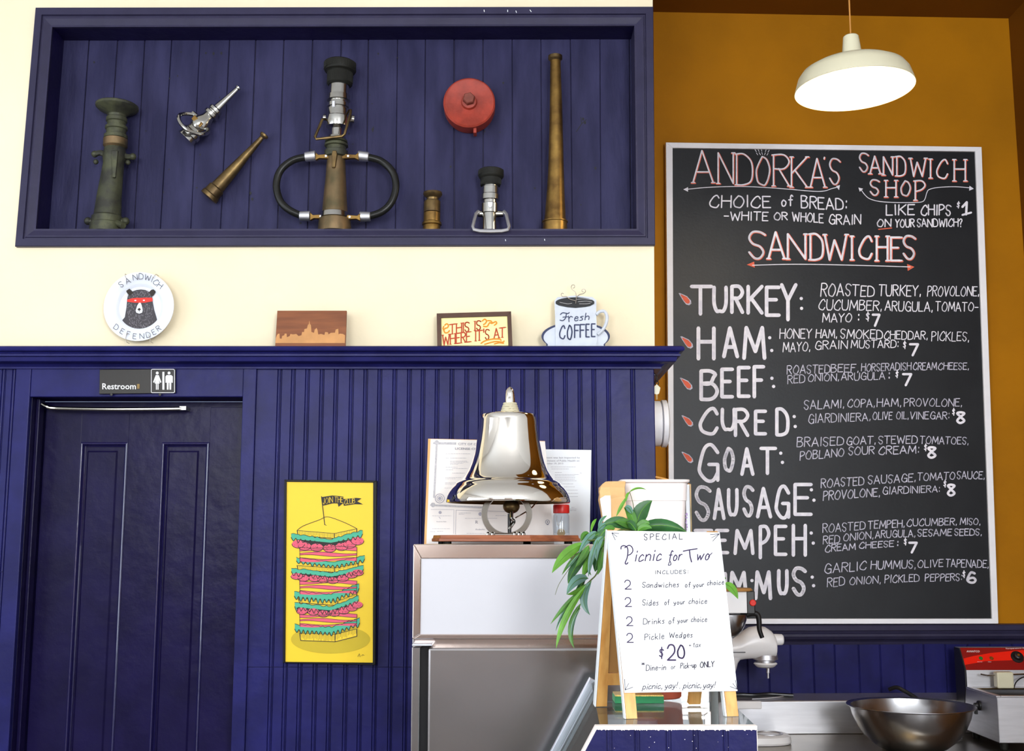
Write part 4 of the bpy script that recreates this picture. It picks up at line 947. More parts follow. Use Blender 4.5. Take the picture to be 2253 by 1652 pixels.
big(B4, [('T', 268, 935, 405, 1118), ('U', 402, 940, 492, 1100), ('R', 508, 935, 590, 1108), ('K', 605, 935, 706, 1112), ('E', 715, 940, 808, 1125), ('Y', 805, 925, 908, 1152)], 19, ((931, 1016), (933, 1075)))
big(B4, [('H', 308, 1183, 420, 1385), ('A', 460, 1182, 560, 1372), ('M', 580, 1180, 722, 1382)], 20, ((743, 1250), (755, 1326)))
big(B6, [('B', 320, 85, 432, 270), ('E', 442, 75, 522, 255), ('E', 540, 65, 620, 252), ('F', 632, 60, 705, 255)], 19, ((745, 137), (755, 185)))
big(B6, [('C', 315, 305, 432, 470), ('U', 445, 310, 532, 445), ('R', 522, 312, 612, 482), ('E', 640, 322, 716, 472), ('D', 765, 310, 848, 478)], 18, ((876, 362), (882, 420)))
big(B6, [('G', 300, 518, 436, 745), ('O', 458, 540, 526, 688), ('A', 560, 542, 642, 710), ('T', 672, 540, 775, 705)], 18, ((797, 577), (807, 631)))
big(B6, [('S', 292, 770, 390, 975), ('A', 398, 780, 472, 970), ('U', 482, 782, 548, 945), ('S', 572, 768, 642, 950), ('A', 652, 775, 746, 960), ('G', 755, 762, 852, 962), ('E', 872, 752, 984, 945)], 18, ((977, 792), (992, 853)))
big(B6, [('T', 286, 1022, 400, 1190), ('E', 410, 1022, 494, 1170), ('M', 520, 1022, 642, 1175), ('P', 668, 1000, 736, 1200), ('E', 757, 998, 836, 1180), ('H', 862, 992, 950, 1185)], 18, ((976, 1046), (988, 1105)))
big(B6, [('H', 300, 1285, 385, 1440), ('U', 400, 1275, 480, 1400), ('M', 492, 1268, 600, 1395), ('M', 640, 1265, 746, 1440), ('U', 776, 1258, 842, 1408), ('S', 862, 1245, 950, 1415)], 19, ((982, 1305), (990, 1355), (628, 1325)))
def lines(B, LL, m_, name='ingredient_lettering'):
    pr = B()
    for s_, x0, y0, x1, y1, h0, h1, wt in LL: text(pr, s_, x0, y0, x1, y1, h0, h1, wt=wt, slant=.05)
    pr.build(name, m_, t)
lines(B4, [('ROASTED', 1047, 1002, 1365, 1000, 78, 58, 6.5), ('TURKEY,', 1392, 1000, 1645, 1000, 66, 60, 6.5), ('PROVOLONE,', 1683, 1002, 1992, 1000, 60, 54, 5.5), ('CUCUMBER,', 1035, 1084, 1412, 1086, 62, 56, 6), ('ARUGULA,', 1430, 1088, 1715, 1092, 58, 54, 6), ('TOMATO-', 1732, 1092, 1985, 1092, 56, 50, 5.5),
           ('MAYO', 1058, 1158, 1230, 1156, 52, 50, 6), (':', 1268, 1152, 1278, 1152, 50, 50, 8)], 'chalk')
lines(B4, [('HONEY', 803, 1256, 992, 1252, 58, 54, 6), ('HAM,', 1018, 1250, 1145, 1250, 50, 50, 6), ('SMOKED', 1165, 1252, 1415, 1256, 54, 50, 6), ('CHEDDAR,', 1425, 1258, 1685, 1258, 48, 48, 5.5), ('PICKLES,', 1708, 1268, 1932, 1270, 56, 50, 5),
           ('MAYO,', 822, 1336, 985, 1326, 56, 52, 5.5), ('GRAIN', 1012, 1320, 1205, 1314, 50, 48, 5.5), ('MUSTARD:', 1228, 1312, 1512, 1308, 46, 44, 5.5)], 'chalk')
lines(B6, [('ROASTED', 834, 112, 1085, 105, 50, 46, 5.5), ('BEEF,', 1092, 102, 1255, 98, 46, 42, 5.5), ('HORSERADISH', 1270, 96, 1562, 88, 44, 42, 5), ('CREAM', 1575, 88, 1712, 86, 42, 42, 5), ('CHEESE,', 1722, 86, 1902, 86, 40, 38, 5),
           ('RED', 838, 170, 938, 160, 48, 46, 5), ('ONION,', 958, 156, 1140, 150, 42, 42, 5), ('ARUGULA', 1152, 150, 1408, 142, 44, 42, 5), (':', 1430, 142, 1438, 142, 46, 46, 8)], 'chalkdim')
lines(B6, [('SALAMI,', 934, 320, 1170, 308, 52, 46, 5.5), ('COPA,', 1190, 308, 1350, 304, 46, 46, 5.5), ('HAM,', 1362, 304, 1505, 302, 48, 44, 5.5), ('PROVOLONE,', 1522, 302, 1862, 302, 46, 44, 5),
           ('GIARDINIERA,', 958, 402, 1325, 384, 54, 44, 5), ('OLIVE OIL,', 1338, 380, 1548, 376, 44, 42, 5), ('VINEGAR:', 1556, 378, 1788, 376, 42, 42, 5)], 'chalkdim')
lines(B6, [('BRAISED', 892, 540, 1165, 530, 56, 46, 5.5), ('GOAT,', 1182, 528, 1355, 522, 46, 44, 5.5), ('STEWED', 1372, 522, 1598, 518, 44, 44, 5.5), ('TOMATOES,', 1615, 520, 1900, 526, 44, 40, 5),
           ('POBLANO', 910, 618, 1168, 594, 50, 46, 5.5), ('SOUR', 1195, 588, 1345, 580, 48, 44, 5.5), ('CREAM:', 1372, 584, 1610, 576, 46, 44, 6)], 'chalkdim')
lines(B6, [('ROASTED', 1034, 780, 1285, 764, 52, 46, 5.5), ('SAUSAGE,', 1310, 758, 1590, 742, 48, 46, 5.5), ('TOMATO', 1600, 738, 1820, 730, 44, 42, 5), ('SAUCE,', 1832, 728, 1995, 728, 44, 42, 5),
           ('PROVOLONE,', 1046, 854, 1380, 828, 54, 46, 5.5), ('GIARDINIERA:', 1395, 818, 1732, 804, 44, 36, 5)], 'chalkdim')
lines(B6, [('ROASTED', 1044, 1044, 1292, 1024, 52, 44, 5), ('TEMPEH,', 1310, 1022, 1525, 1010, 46, 42, 5.5), ('CUCUMBER,', 1538, 1006, 1832, 998, 42, 40, 5), ('MISO,', 1850, 996, 1970, 998, 40, 36, 5),
           ('RED', 1046, 1112, 1142, 1102, 46, 44, 5), ('ONION,', 1165, 1092, 1342, 1078, 42, 42, 5), ('ARUGULA,', 1352, 1076, 1588, 1066, 42, 40, 5), ('SESAME', 1602, 1066, 1800, 1060, 40, 38, 5.5), ('SEEDS,', 1818, 1060, 1978, 1060, 38, 36, 5.5),
           ('CREAM', 1058, 1158, 1235, 1142, 42, 36, 5.5), ('CHEESE', 1258, 1138, 1460, 1126, 36, 34, 5.5), (':', 1480, 1122, 1488, 1122, 36, 36, 8)], 'chalkdim')
lines(B6, [('GARLIC', 1052, 1284, 1298, 1262, 56, 50, 5.5), ('HUMMUS,', 1326, 1258, 1590, 1252, 48, 46, 5.5), ('OLIVE', 1602, 1250, 1750, 1244, 44, 42, 5), ('TAPENADE,', 1765, 1244, 2018, 1250, 46, 42, 5),
           ('RED', 1070, 1364, 1172, 1352, 52, 48, 5), ('ONION,', 1202, 1350, 1385, 1340, 44, 42, 5), ('PICKLED', 1408, 1340, 1610, 1330, 46, 40, 5), ('PEPPERS:', 1645, 1330, 1862, 1324, 42, 40, 5)], 'chalkdim')
pr = B4(1)
for d_, x0, y0, x1, y1 in (('7', 1350, 1106, 1404, 1184), ('7', 1572, 1282, 1634, 1360)): boxed(pr, d_, x0 + 7, y0 + 7, x1 - 7, y1 - 5, 14)
text(pr, '$', 1315, 1146, 1340, 1146, 46, wt=6); text(pr, '$', 1537, 1310, 1558, 1310, 38, wt=6)
pr.build('price_lettering', 'chalk', t)
pr = B6(1)
for d_, x0, y0, x1, y1 in (('7', 1508, 106, 1570, 184), ('8', 1820, 330, 1888, 406), ('8', 1650, 535, 1718, 610), ('8', 1766, 755, 1830, 832), ('7', 1545, 1096, 1602, 1166), ('6', 1886, 1270, 1948, 1342)): boxed(pr, d_, x0 + 7, y0 + 7, x1 - 7, y1 - 6, 14)
for x, y in ((1470, 130), (1803, 352), (1638, 560), (1752, 774), (1520, 1114), (1864, 1305)): text(pr, '$', x, y, x + 18, y, 34, wt=6)
pr.build('price_lettering', 'chalk', t)

# pendant lamp
D = 3.8; pc = P(1880, 197, D); R_ = 129 * S(D, 197); ta = math.radians(1.4)
mt = Matrix.Translation(pc) @ Matrix.Rotation(-ta, 4, 'Y')
t = thing('pendant_lamp', 'cream enamel pendant lamp, lit, hanging on a tan cord above the chalkboard', 'lamp', (pc.x, pc.y, pc.z))
out_ = [(R_, 0), (R_ * .985, .010), (R_ * .93, .046), (R_ * .86, .066), (R_ * .72, .082), (R_ * .5, .095), (R_ * .28, .106), (R_ * .19, .113), (.034, .118)]
inn = [(.032, .112), (R_ * .28, .099), (R_ * .5, .089), (R_ * .72, .076), (R_ * .85, .060), (R_ * .92, .042), (R_ * .975, .008), (R_ * .992, -.001)]
obj('shade', MB().lathe(inn + [(R_, 0)] + out_[1:], mt, 64, caps=False), 'lampshade', t)
obj('neck', MB().lathe([(.036, .112), (.034, .120), (.026, .190), (.022, .194), (.012, .196)], mt, 28), 'lampshade', t)
bulb = obj('bulb', MB().ball(mt @ V(0, 0, .045), .034, 20, 12), mat('glowing_bulb', (255, 226, 170), .5, emit=10), t)
obj('bulb_socket', MB().lathe([(.018, .07), (.018, .115)], mt, 16), 'white', t)
top = mt @ V(0, 0, .195); m = MB(); m.tube([top, V(top.x + .001, top.y, ZC)], .0028, 8, smooth_path=False); obj('cord', m, 'cord', t)
obj('ceiling_rose', MB().lathe([(.05, -.03), (.055, -.004), (.055, 0)], Matrix.Translation(V(top.x, top.y, ZC - .0005)), 24), 'white', t)
lb = bpy.data.lights.new('bulb_light', 'POINT'); lb.energy = 12; lb.color = (1, .80, .52); lb.shadow_soft_size = .036
lo = bpy.data.objects.new('bulb_light', lb); C.objects.link(lo); lo.location = mt @ V(0, 0, .002) - Vector(pc); lo.parent = t

# steel work table with splashback
kb = lambda y, p: P(1850, y, DB - p, KB).z
ZK = kb(1614, .09); Zs = kb(1543, .09); Zw = kb(1524, .012)
t = thing('steel_worktable', 'long stainless steel work table with splashback against the blue kitchen boards', 'table', (1.4, 4.8, 0))
x0, x1 = XB + .02, XC - .005
def ext(poly, x0=x0, x1=x1, k=KB, D=DB):
    return MB().rings([[V(x, D + k * x - p, z) for p, z in poly] for x in (x0, x1)], smooth=False)
obj('splashback', ext([(.0905, ZK), (.09, Zs), (.086, Zs + .004), (.0165, Zw), (.0165, Zw - .02), (.07, Zs - .03), (.07, ZK)]), 'steel', t, bevel=.002)
obj('table_top', ext([(.0915, ZK - .001), (.76, ZK - .001), (.77, ZK - .006), (.77, ZK - .045), (.755, ZK - .045), (.755, ZK - .02), (.02, ZK - .02), (.02, ZK - .001)]), 'steeltop', t)
for x in (x0 + .06, x1 - .06):
    for y in (4.52, 5.08): obj('leg', MB().lathe([(.02, 0), (.02, ZK - .02)], Matrix.Translation(V(x, y + KB * x, 0)), 16), 'steel', t)
obj('undershelf', MB().box(x0 + .03, x1 - .03, 4.55, 5.16, .28, .30), 'steel', t)
# big mixing bowl
D = 4.75; sc_ = S(D, 1580); cc = P(2003, 1549, D); hb = .172; zb = ZK
t = thing('mixing_bowl', 'large wide stainless steel mixing bowl on the steel work table beside the fryer', 'bowl', V(cc.x, D, zb))
Rb = 136.5 * S(D, 1549)
pf = [(385, 650), (485, 590), (585, 510), (685, 410), (755, 290), (815, 150), (838, 60), (846, 14)]
outp = [(0.001, 0), (.36 * Rb, 0)] + [(h / 895 * Rb, hb * (1 - y / 650) + (.0 if y < 650 else .004)) for h, y in pf] + [(.97 * Rb, hb * .992), (Rb, hb), (Rb * 1.003, hb + .002), (Rb, hb + .004), (.96 * Rb, hb + .001)]
innp = [(r - .0028, z + .003) for r, z in outp[1:10]][::-1] + [(.001, .004)]
obj('bowl_shell', MB().lathe(outp + innp, Matrix.Translation(V(cc.x, D, zb)), 72, caps=False), 'steelbowl', t)
# utensil with black handle behind the bowl
m = MB(); m.tube([P(1956, 1517, 5.13), P(1972, 1512, 5.11), P(1988, 1519, 5.09), P(2010, 1532, 5.08), P(2052, 1560, 5.06)], .0085, 10)
t = thing('cooking_spoon', 'kitchen utensil with a curved black handle, leaning behind the large mixing bowl', 'utensil', P(2052, 1560, 5.06))
obj('handle', m, 'black', t)
q = P(2052, 1560, 5.06); m = MB(); e = V(2.12 * .83, 5.06, ZK + .006); m.tube([q, (q + V(q.x + .05, 5.02, ZK + .004)) / 2, V(q.x + .05, 5.02, ZK + .006)], .004, 8); m.ball(V(q.x + .065, 5.0, ZK + .0085), .03, 14, 8, (1, 1, .28)); obj('spoon_head', m, 'steel', t)
# electric fryer
x0 = P(2197, 1600, 4.75).x; x1 = x0 + .30; y0, y1 = 4.75, 5.09
zt = P(2197, 1531, 4.75).z; z0 = ZK + .028
t = thing('electric_fryer', 'stainless electric fryer with red control panel at the end of the work table', 'fryer', V(x0 + .15, y0, ZK))
m = MB()
for a, b, c_, d_ in ((x0, x0 + .004, y0, y1), (x1 - .004, x1, y0, y1), (x0, x1, y0, y0 + .004), (x0, x1, y1 - .004, y1)): m.box(a, b, c_, d_, z0, zt - .004)
m.box(x0, x1, y0, y1, z0, z0 + .004); obj('body', m, 'steel', t, bevel=.0015)
m = MB()
for a, b, c_, d_ in ((x0 - .004, x0 + .016, y0 - .004, y1 - .03), (x1 - .016, x1 + .004, y0 - .004, y1 - .03), (x0 + .016, x1 - .016, y0 - .004, y0 + .014), (x0 + .016, x1 - .016, y1 - .05, y1 - .03)): m.box(a, b, c_, d_, zt - .006, zt + .001)
obj('tank_rim', m, 'steel', t, bevel=.0025)
obj('oil', MB().box(x0 + .012, x1 - .012, y0 + .012, y1 - .04, z0 + .1, zt - .02), 'oil', t)
obj('basket_rim', MB().tube([V(x0 + .03, y0 + .04, zt - .004), V(x0 + .03, y1 - .07, zt - .004), V(x1 - .03, y1 - .07, zt - .004), V(x1 - .03, y0 + .04, zt - .004), V(x0 + .03, y0 + .04, zt - .004)], .003, 6, smooth_path=False), 'brassdk', t)
yb0 = 5.055; zc0 = P(2125, 1503, yb0).z; zc1 = P(2125, 1474, yb0).z; dtp = .058; zc2 = P(2112, 1425, yb0 + dtp).z
m = MB(); m.rings([[V(x, y, z) for y, z in ((yb0, zt - .004), (yb0, zc1), (yb0 + dtp, zc2), (yb0 + .118, zc2), (yb0 + .118, zt - .12), (yb0 + .035, zt - .12))] for x in (x0 + .002, x1 - .002)], smooth=False)
obj('control_box', m, 'steel', t, bevel=.001)
obj('side_cover', MB().rings([[V(x, y, z) for y, z in ((yb0 + .01, zt), (yb0 + .01, zc1), (yb0 + dtp + .004, zc2 - .002), (yb0 + .119, zc2 - .002), (yb0 + .119, zt - .1), (yb0 + .04, zt - .1))] for x in (x0 - .002, x0 + .004)], smooth=False), 'black', t)
v0 = V(x0, yb0, zc1); v1 = V(x0, yb0 + dtp, zc2); nn = Vector((1, 0, 0)).cross((v1 - v0)).normalized(); cp = Plane(v0, nn)
c8 = lambda x, y: (2100 + x / 12.706, 1410 + y / 12.706)
def FP(k): return Print(cp, .0012 + k * .0006, c8)
xe_ = 1944 + 900
q = [v0 + V(.001, 0, 0) + cp.n * .0002, V(x1 - .001, v0.y, v0.z) + cp.n * .0002, V(x1 - .001, v1.y, v1.z) + cp.n * .0002, v1 + V(.001, 0, 0) + cp.n * .0002]
obj('control_panel', MB().slab(q, cp.n * .0009), 'redpanel', t)
pr = FP(0); pr.poly([(250, 492), (500, 430), (1000, 340), (1560, 285), (1944, 255), (2600, 250), (2600, 560), (1944, 520), (1500, 545), (850, 568), (560, 625), (290, 672)]); pr.build('bright_band', 'redband', t)
pr = FP(1); typeset(pr, 'AVANTCO', 335, 322, 700, 270, bold=.01); typeset(pr, 'Power', 640, 598, 780, 575); typeset(pr, 'Heat', 935, 598, 1025, 575); typeset(pr, 'Temperature Selection', 1420, 236, 2200, 200, yb1=205)
pr.build('panel_lettering', 'white', t)
for x, m_ in ((735, 'greenlamp'), (1032, 'amber')):
    c_ = cp.at(*c8(x, 488), .001); obj('indicator_lamp', MB().revolve([c_, c_ + cp.n * .002, c_ + cp.n * .006], [.0055, .0085, .004][0:0] + [.0085, .0085, .005], 14, axis=cp.n), m_, t)
c_ = cp.at(*c8(1750, 455), .001)
kn = obj('knob', MB().revolve([c_, c_ + cp.n * .004, c_ + cp.n * .005, c_ + cp.n * .018, c_ + cp.n * .020], [.027, .027, .017, .015, .012], 28, axis=cp.n), 'black', t)
obj('knob_centre', MB().revolve([c_ + cp.n * .0195, c_ + cp.n * .0215], [.006, .005], 14, axis=cp.n), 'amber', kn)
yb_ = 4.985
hx0, hx1 = P(2192, 1500, yb_).x, P(2229, 1500, yb_).x; hz0, hz1 = P(2200, 1514, yb_).z, P(2200, 1478, yb_).z
obj('basket_handle', MB().box(hx0, hx1, yb_ - .012, yb_ + .03, hz0, hz1), 'lampshade', t, bevel=.006)
m = MB(); m.tube([P(2158, 1483, yb_ + .03), P(2172, 1486, yb_ + .01), P(2250, 1483, yb_ + .01), P(2290, 1483, yb_ + .02)], .0032, 8, smooth_path=False); obj('handle_bar', m, 'chrome', t)
m = MB(); m.tube([P(2231, 1513, yb_), P(2236, 1500, yb_ + .02), P(2250, 1490, yb_ + .03), P(2275, 1486, yb_ + .04)], .0026, 8); obj('probe_wire', m, 'black', t)
c_ = V(x0 + .001, 4.93, P(2158, 1552, 4.93).z)
m = MB(); m.revolve([c_, c_ + V(-.008, 0, 0), c_ + V(-.010, 0, 0), c_ + V(-.024, 0, 0)], [.020, .020, .012, .011], 20, axis=(1, 0, 0)); m.box(c_.x - .024, c_.x - .012, c_.y - .009, c_.y + .009, c_.z - .034, c_.z); obj('drain_knob', m, 'black', t, bevel=.002)
for x in (x0 + .03, x1 - .03):
    for y in (y0 + .03, y1 - .03): obj('foot', MB().lathe([(.014, 0), (.016, .027), (.016, .029)], Matrix.Translation(V(x, y, ZK)), 14), 'rubber', t)
# stand mixer (white)
D = 4.97
t = thing('stand_mixer', 'white stand mixer with its bare beater shaft over the work table, behind the folding sign', 'mixer', V(P(1650, 1600, D).x, D, ZK))
def xrings(L, D, dep, n=20, e=2.4):
    R = []
    for px, ya, yb in L:
        a = P(px, ya, D); b = P(px, yb, D); c_ = (a + b) / 2; hz = (a.z - b.z) / 2
        ring = []
        for j in range(n):
            an = 2 * math.pi * j / n; cx, sx_ = math.cos(an), math.sin(an)
            ring.append(c_ + V(0, dep * min(1, hz / .05) * (abs(cx) ** (2 / e)) * (1 if cx > 0 else -1), hz * (abs(sx_) ** (2 / e)) * (1 if sx_ > 0 else -1)))
        R.append(ring)
    return MB().rings(R)
obj('motor_head', xrings([(1556, 1418, 1442), (1562, 1408, 1450), (1590, 1401, 1455), (1622, 1398, 1452), (1636, 1388, 1450), (1650, 1379, 1449), (1668, 1376, 1448), (1684, 1379, 1447), (1696, 1387, 1446), (1703, 1396, 1445), (1706, 1404, 1440), (1706.5, 1415, 1430)], D, .062), 'white', t)
a = P(1700, 1407, D); obj('attachment_hub', MB().revolve([a, P(1720, 1407, D), P(1723, 1407, D)], [.024, .0225, .018], 24, axis=(1, 0, 0)), 'white', t)
m = MB(); a = P(1570, 1435, D - .064); b = P(1640, 1435, D - .064); m.box(a.x, b.x, D - .066, D - .055, a.z - .0015, a.z + .0015); obj('trim_band', m, 'black', t)
obj('planetary_hub', MB().revolve([P(1684, y, D) for y in (1440, 1450, 1452, 1458, 1459, 1463, 1468, 1469)], [q * S(D, 1450) for q in (26, 27, 21, 21, 25, 23, 17, 10)], 28, axis=UP), 'steel', t)
obj('hub_cover', MB().revolve([P(1684, y, D) for y in (1457, 1460, 1466, 1468)], [q * S(D, 1450) for q in (24, 26, 20, 14)], 28, axis=UP), 'white', t)
obj('beater_shaft', MB().revolve([P(1690, y, D) for y in (1467, 1480, 1481, 1492)], [q * S(D, 1450) for q in (4, 4, 2.6, 2.6)], 12, axis=UP), 'steel', t)
def zring(L, D, e=3, n=24):
    R = []
    for y, xa, xb, dep in L:
        a = P(xa, y, D); b = P(xb, y, D); c_ = (a + b) / 2; hx = (b.x - a.x) / 2
        R.append([c_ + V(hx * abs(math.cos(q)) ** (2 / e) * (1 if math.cos(q) > 0 else -1), dep * abs(math.sin(q)) ** (2 / e) * (1 if math.sin(q) > 0 else -1), 0) for q in [2 * math.pi * j / n for j in range(n)]])
    return R
R = zring([(1446, 1552, 1632, .056), (1452, 1552, 1626, .055), (1458, 1553, 1622, .054), (1470, 1553, 1619, .052), (1500, 1554, 1608, .05), (1580, 1552, 1606, .055), (1612, 1548, 1612, .07)], D)
bz = [v.z for v in R[-1]][0]; R.append([V(v.x, v.y, ZK + .03) for v in R[-1]])
obj('column', MB().rings(R), 'white', t)
bx0, bx1 = P(1546, 1620, D).x, P(1738, 1620, D - .02).x
m = MB(); rr = []
for zz, g in ((ZK + .0005, .004), (ZK + .008, 0), (ZK + .030, .004), (ZK + .036, .014)):
    ring = []
    for j in range(40):
        q = 2 * math.pi * j / 40; cxx = (bx0 + bx1) / 2; hx = (bx1 - bx0) / 2 - g; hy = .10 - g
        ring.append(V(cxx + hx * abs(math.cos(q)) ** .7 * (1 if math.cos(q) > 0 else -1), D - .03 + hy * abs(math.sin(q)) ** .8 * (1 if math.sin(q) > 0 else -1), zz))
    rr.append(ring)
m.rings(rr); obj('base', m, 'white', t)
obj('bowl_plate', MB().lathe([(.058, 0), (.058, .005), (.050, .005), (.048, .001)], Matrix.Translation(V(P(1688, 1620, D).x, D - .03, ZK + .034)), 32), 'steel', t)
a = P(1600, 1558, D - .02); b = P(1673, 1541, D - .02)
obj('clamp_arm', MB().box(a.x, b.x, D - .045, D - .015, a.z, b.z), 'white', t, bevel=.004)
# carafe brewer head in front of the mixer
D = 4.62
t = thing('coffee_brewer', 'white and black coffee brewer with red button over a steel pitcher, behind the folding sign', 'coffee maker', V(P(1585, 1400, D).x, D, ZK))
a = P(1560, 1349, D - .045); b = P(1643, 1301, D - .045)
obj('brew_head', MB().box(a.x, b.x, D - .045, D + .06, a.z, b.z), 'white', t, bevel=.003)
a2 = P(1643.5, 1351, D - .045); b2 = P(1661, 1300, D - .045)
obj('switch_panel', MB().box(a2.x, b2.x, D - .044, D + .058, a2.z, b2.z), 'black', t, bevel=.004)
obj('lid', MB().lathe([(.034 * 1.9, 0), (.034 * 1.95, .004), (.06, .012)], Matrix.Translation(V(P(1618, 1300, D).x, D, b.z)), 32), 'pineend', t)
cpt = V(b2.x - .010, D - .0452, P(1655, 1326, D - .045).z)
m = MB(); m.revolve([cpt, cpt + V(0, -.004, 0), cpt + V(0, -.006, 0)], [.0125, .0125, .010], 24, axis=(0, 1, 0)); obj('red_button', m, 'red', t)
cx_ = 1600
pit = obj('pitcher', MB().revolve([P(cx_, y, D) for y in (1351, 1353, 1362, 1374, 1386, 1396, 1404)], [q * S(D, 1370) for q in (43, 43, 42, 39, 33, 25, 13)], 36, axis=UP), 'steelbowl', t)
m = MB(); m.tube([P(x, y, D) for x, y in ((1632, 1356), (1644, 1351), (1658, 1349), (1667, 1353), (1670, 1366), (1671, 1385), (1677, 1403))], [.0135, .0085], 12); obj('pitcher_handle', m, 'black', pit)
m = MB(); R = zring([(1402, 1585, 1611, .03), (1480, 1580, 1608, .04)], D); R.append([V(v.x, v.y, ZK + .02) for v in R[-1]]); m.rings(R); obj('stand', m, 'white', t)
obj('foot_plate', MB().box(P(1562, 1500, D).x, P(1612, 1500, D).x, D - .09, D + .07, ZK, ZK + .02), 'black', t, bevel=.004)
# flex lying on the splashback
t = thing('power_cord', 'thick black power cord trailing along the top of the steel splashback', 'cord', P(1660, 1522, 5.18))
def onslope(px, p, r, D=DB, k=KB):
    X = (px - CX) / F * (D - p) / .965; X = X; y = D + k * X - p; s_ = (p - .0165) / (.086 - .0165)
    return V(X, y, Zw + (Zs + .004 - Zw) * s_ + r)
m = MB(); m.tube([onslope(x, p, .0085) for x, p in ((1560, .05), (1600, .045), (1630, .05), (1660, .042), (1690, .05), (1712, .055))], .0075, 10); obj('flex', m, 'black', t)
m = MB(); m.tube([onslope(x, p, .0045) for x, p in ((1712, .055), (1700, .04), (1685, .06), (1650, .075), (1625, .08))], .0035, 8); obj('thin_lead', m, 'steel', t)

# things on the end of the panelled wall
xw = XB + .0
t = thing('wall_gong', 'round white wall bell seen edge on, mounted round the corner of the blue panelling', 'wall bell', V(xw, 4.45, P(1455, 932, 4.45).z))
zc = P(1455, 932, 4.45).z; r_ = 52 * S(4.45, 932)
obj('mounting_dish', MB().revolve([V(xw + x, 4.45, zc) for x in (.001, .048, .051, .052)], [r_ * q for q in (.96, .96, .9, .4)], 40, axis=(1, 0, 0)), 'whiteframe', t)
obj('gong_dish', MB().revolve([V(xw + x, 4.45, zc) for x in (.052, .055, .072, .078, .080)], [r_ * q for q in (.5, 1.0, 1.0, .86, .3)], 40, axis=(1, 0, 0)), 'whiteframe', t)
t = thing('key', 'small house key with a pale tag, hanging at the corner of the blue panelling', 'key', V(xw, 4.215, P(1446, 850, 4.215).z))
D = 4.218
m = MB(); m.tube([P(1437, 824, D), P(1444, 826, D), P(1446, 832, D), P(1443, 838, D)], .0022, 8); m.revolve([P(1436, 824, D), P(1441, 824, D)], [.006, .006], 10); obj('hook', m, 'black', t)
m = MB(); m.tube([P(1443, 836, D), P(1440, 842, D - .004), P(1445, 848, D), P(1449, 842, D + .004), P(1443, 836, D)], .0018, 6); obj('ring', m, 'black', t)
solid_panel('tag', [(1437, 853), (1445, 845), (1453, 853), (1450, 866), (1445, 868), (1440, 866)], upright(D - .003), .003, 'lampshade', t)
m = MB(); m.slab([P(1443, 866, D), P(1447, 866, D), P(1447, 878, D), P(1444, 880, D)], (0, .002, 0)); obj('blade', m, 'brassdk', t)
# ================================================================== REFRIGERATOR AND WHAT STANDS ON IT
DF = 3.35
fx0 = P(905, 1300, DF).x; fx1 = P(1556, 1300, DF).x
ZF = P(1100, 1197, 3.33).z
zb1, zb2 = P(1100, 1406, 3.33).z, P(1100, 1423, DF).z
t = thing('refrigerator', 'tall stainless steel refrigerator with a white light box header, standing before the blue panelling', 'refrigerator', (fx0 + .2, DF, 0))
m = MB(); m.box(fx0, fx1, DF + .05, 4.06, .10, ZF - .004); obj('cabinet', m, 'steelfr', t, bevel=.003)
m = MB(); m.box(fx0 + .01, fx1, DF + .01, DF + .05, zb2, zb1 + .005); obj('recess_strip', m, 'steelhd', t)
hx0 = P(908, 1300, 3.33).x; lx, rx_ = P(926, 1300, 3.33).x, fx1 - .02; lt, lbm = P(1000, 1229, 3.33).z, P(1000, 1395, 3.33).z
for nm, q in (('header_rail', [(hx0, ZF), (fx1, ZF), (rx_, lt), (lx, lt)]), ('header_rail', [(fx1, ZF), (fx1, zb1), (rx_, lbm), (rx_, lt)]), ('header_rail', [(fx1, zb1), (hx0, zb1), (lx, lbm), (rx_, lbm)]), ('header_rail', [(hx0, zb1), (hx0, ZF), (lx, lt), (lx, lbm)])):
    obj(nm, MB().slab([V(a, 3.33, b) for a, b in q], (0, .06, 0)), 'steelhd', t, bevel=.0025)
obj('light_panel', MB().box(lx - .004, rx_ + .004, 3.334, 3.345, lbm - .004, lt + .004), 'lightpanel', t)
dx0 = P(942, 1500, 3.32).x; sxr = P(924, 1500, 3.33).x; dzt = P(1100, 1424, 3.32).z
obj('side_trim', MB().box(P(905, 1500, 3.33).x, sxr, 3.33, DF + .06, .1, P(915, 1423, 3.33).z), 'steelfr', t, bevel=.003)
obj('door_gasket', MB().box(sxr, dx0 + .006, DF + .01, DF + .04, .1, dzt), 'gasket', t)
dr = obj('door', MB().box(dx0, fx1 - .004, 3.30, DF + .045, .16, dzt), 'steelfr', t, bevel=.007)
hz = P(925, 1421, 3.31).z
obj('hinge_plate', MB().box(P(907, 1415, 3.31).x, P(951, 1415, 3.31).x, 3.302, DF + .03, hz, hz + .006), 'alu', t, bevel=.002)
for x in (fx0 + .05, fx1 - .05):
    for y in (3.46, 3.98): obj('foot', MB().lathe([(.018, 0), (.02, .10)], Matrix.Translation(V(x, y, 0)), 14), 'rubber', t)
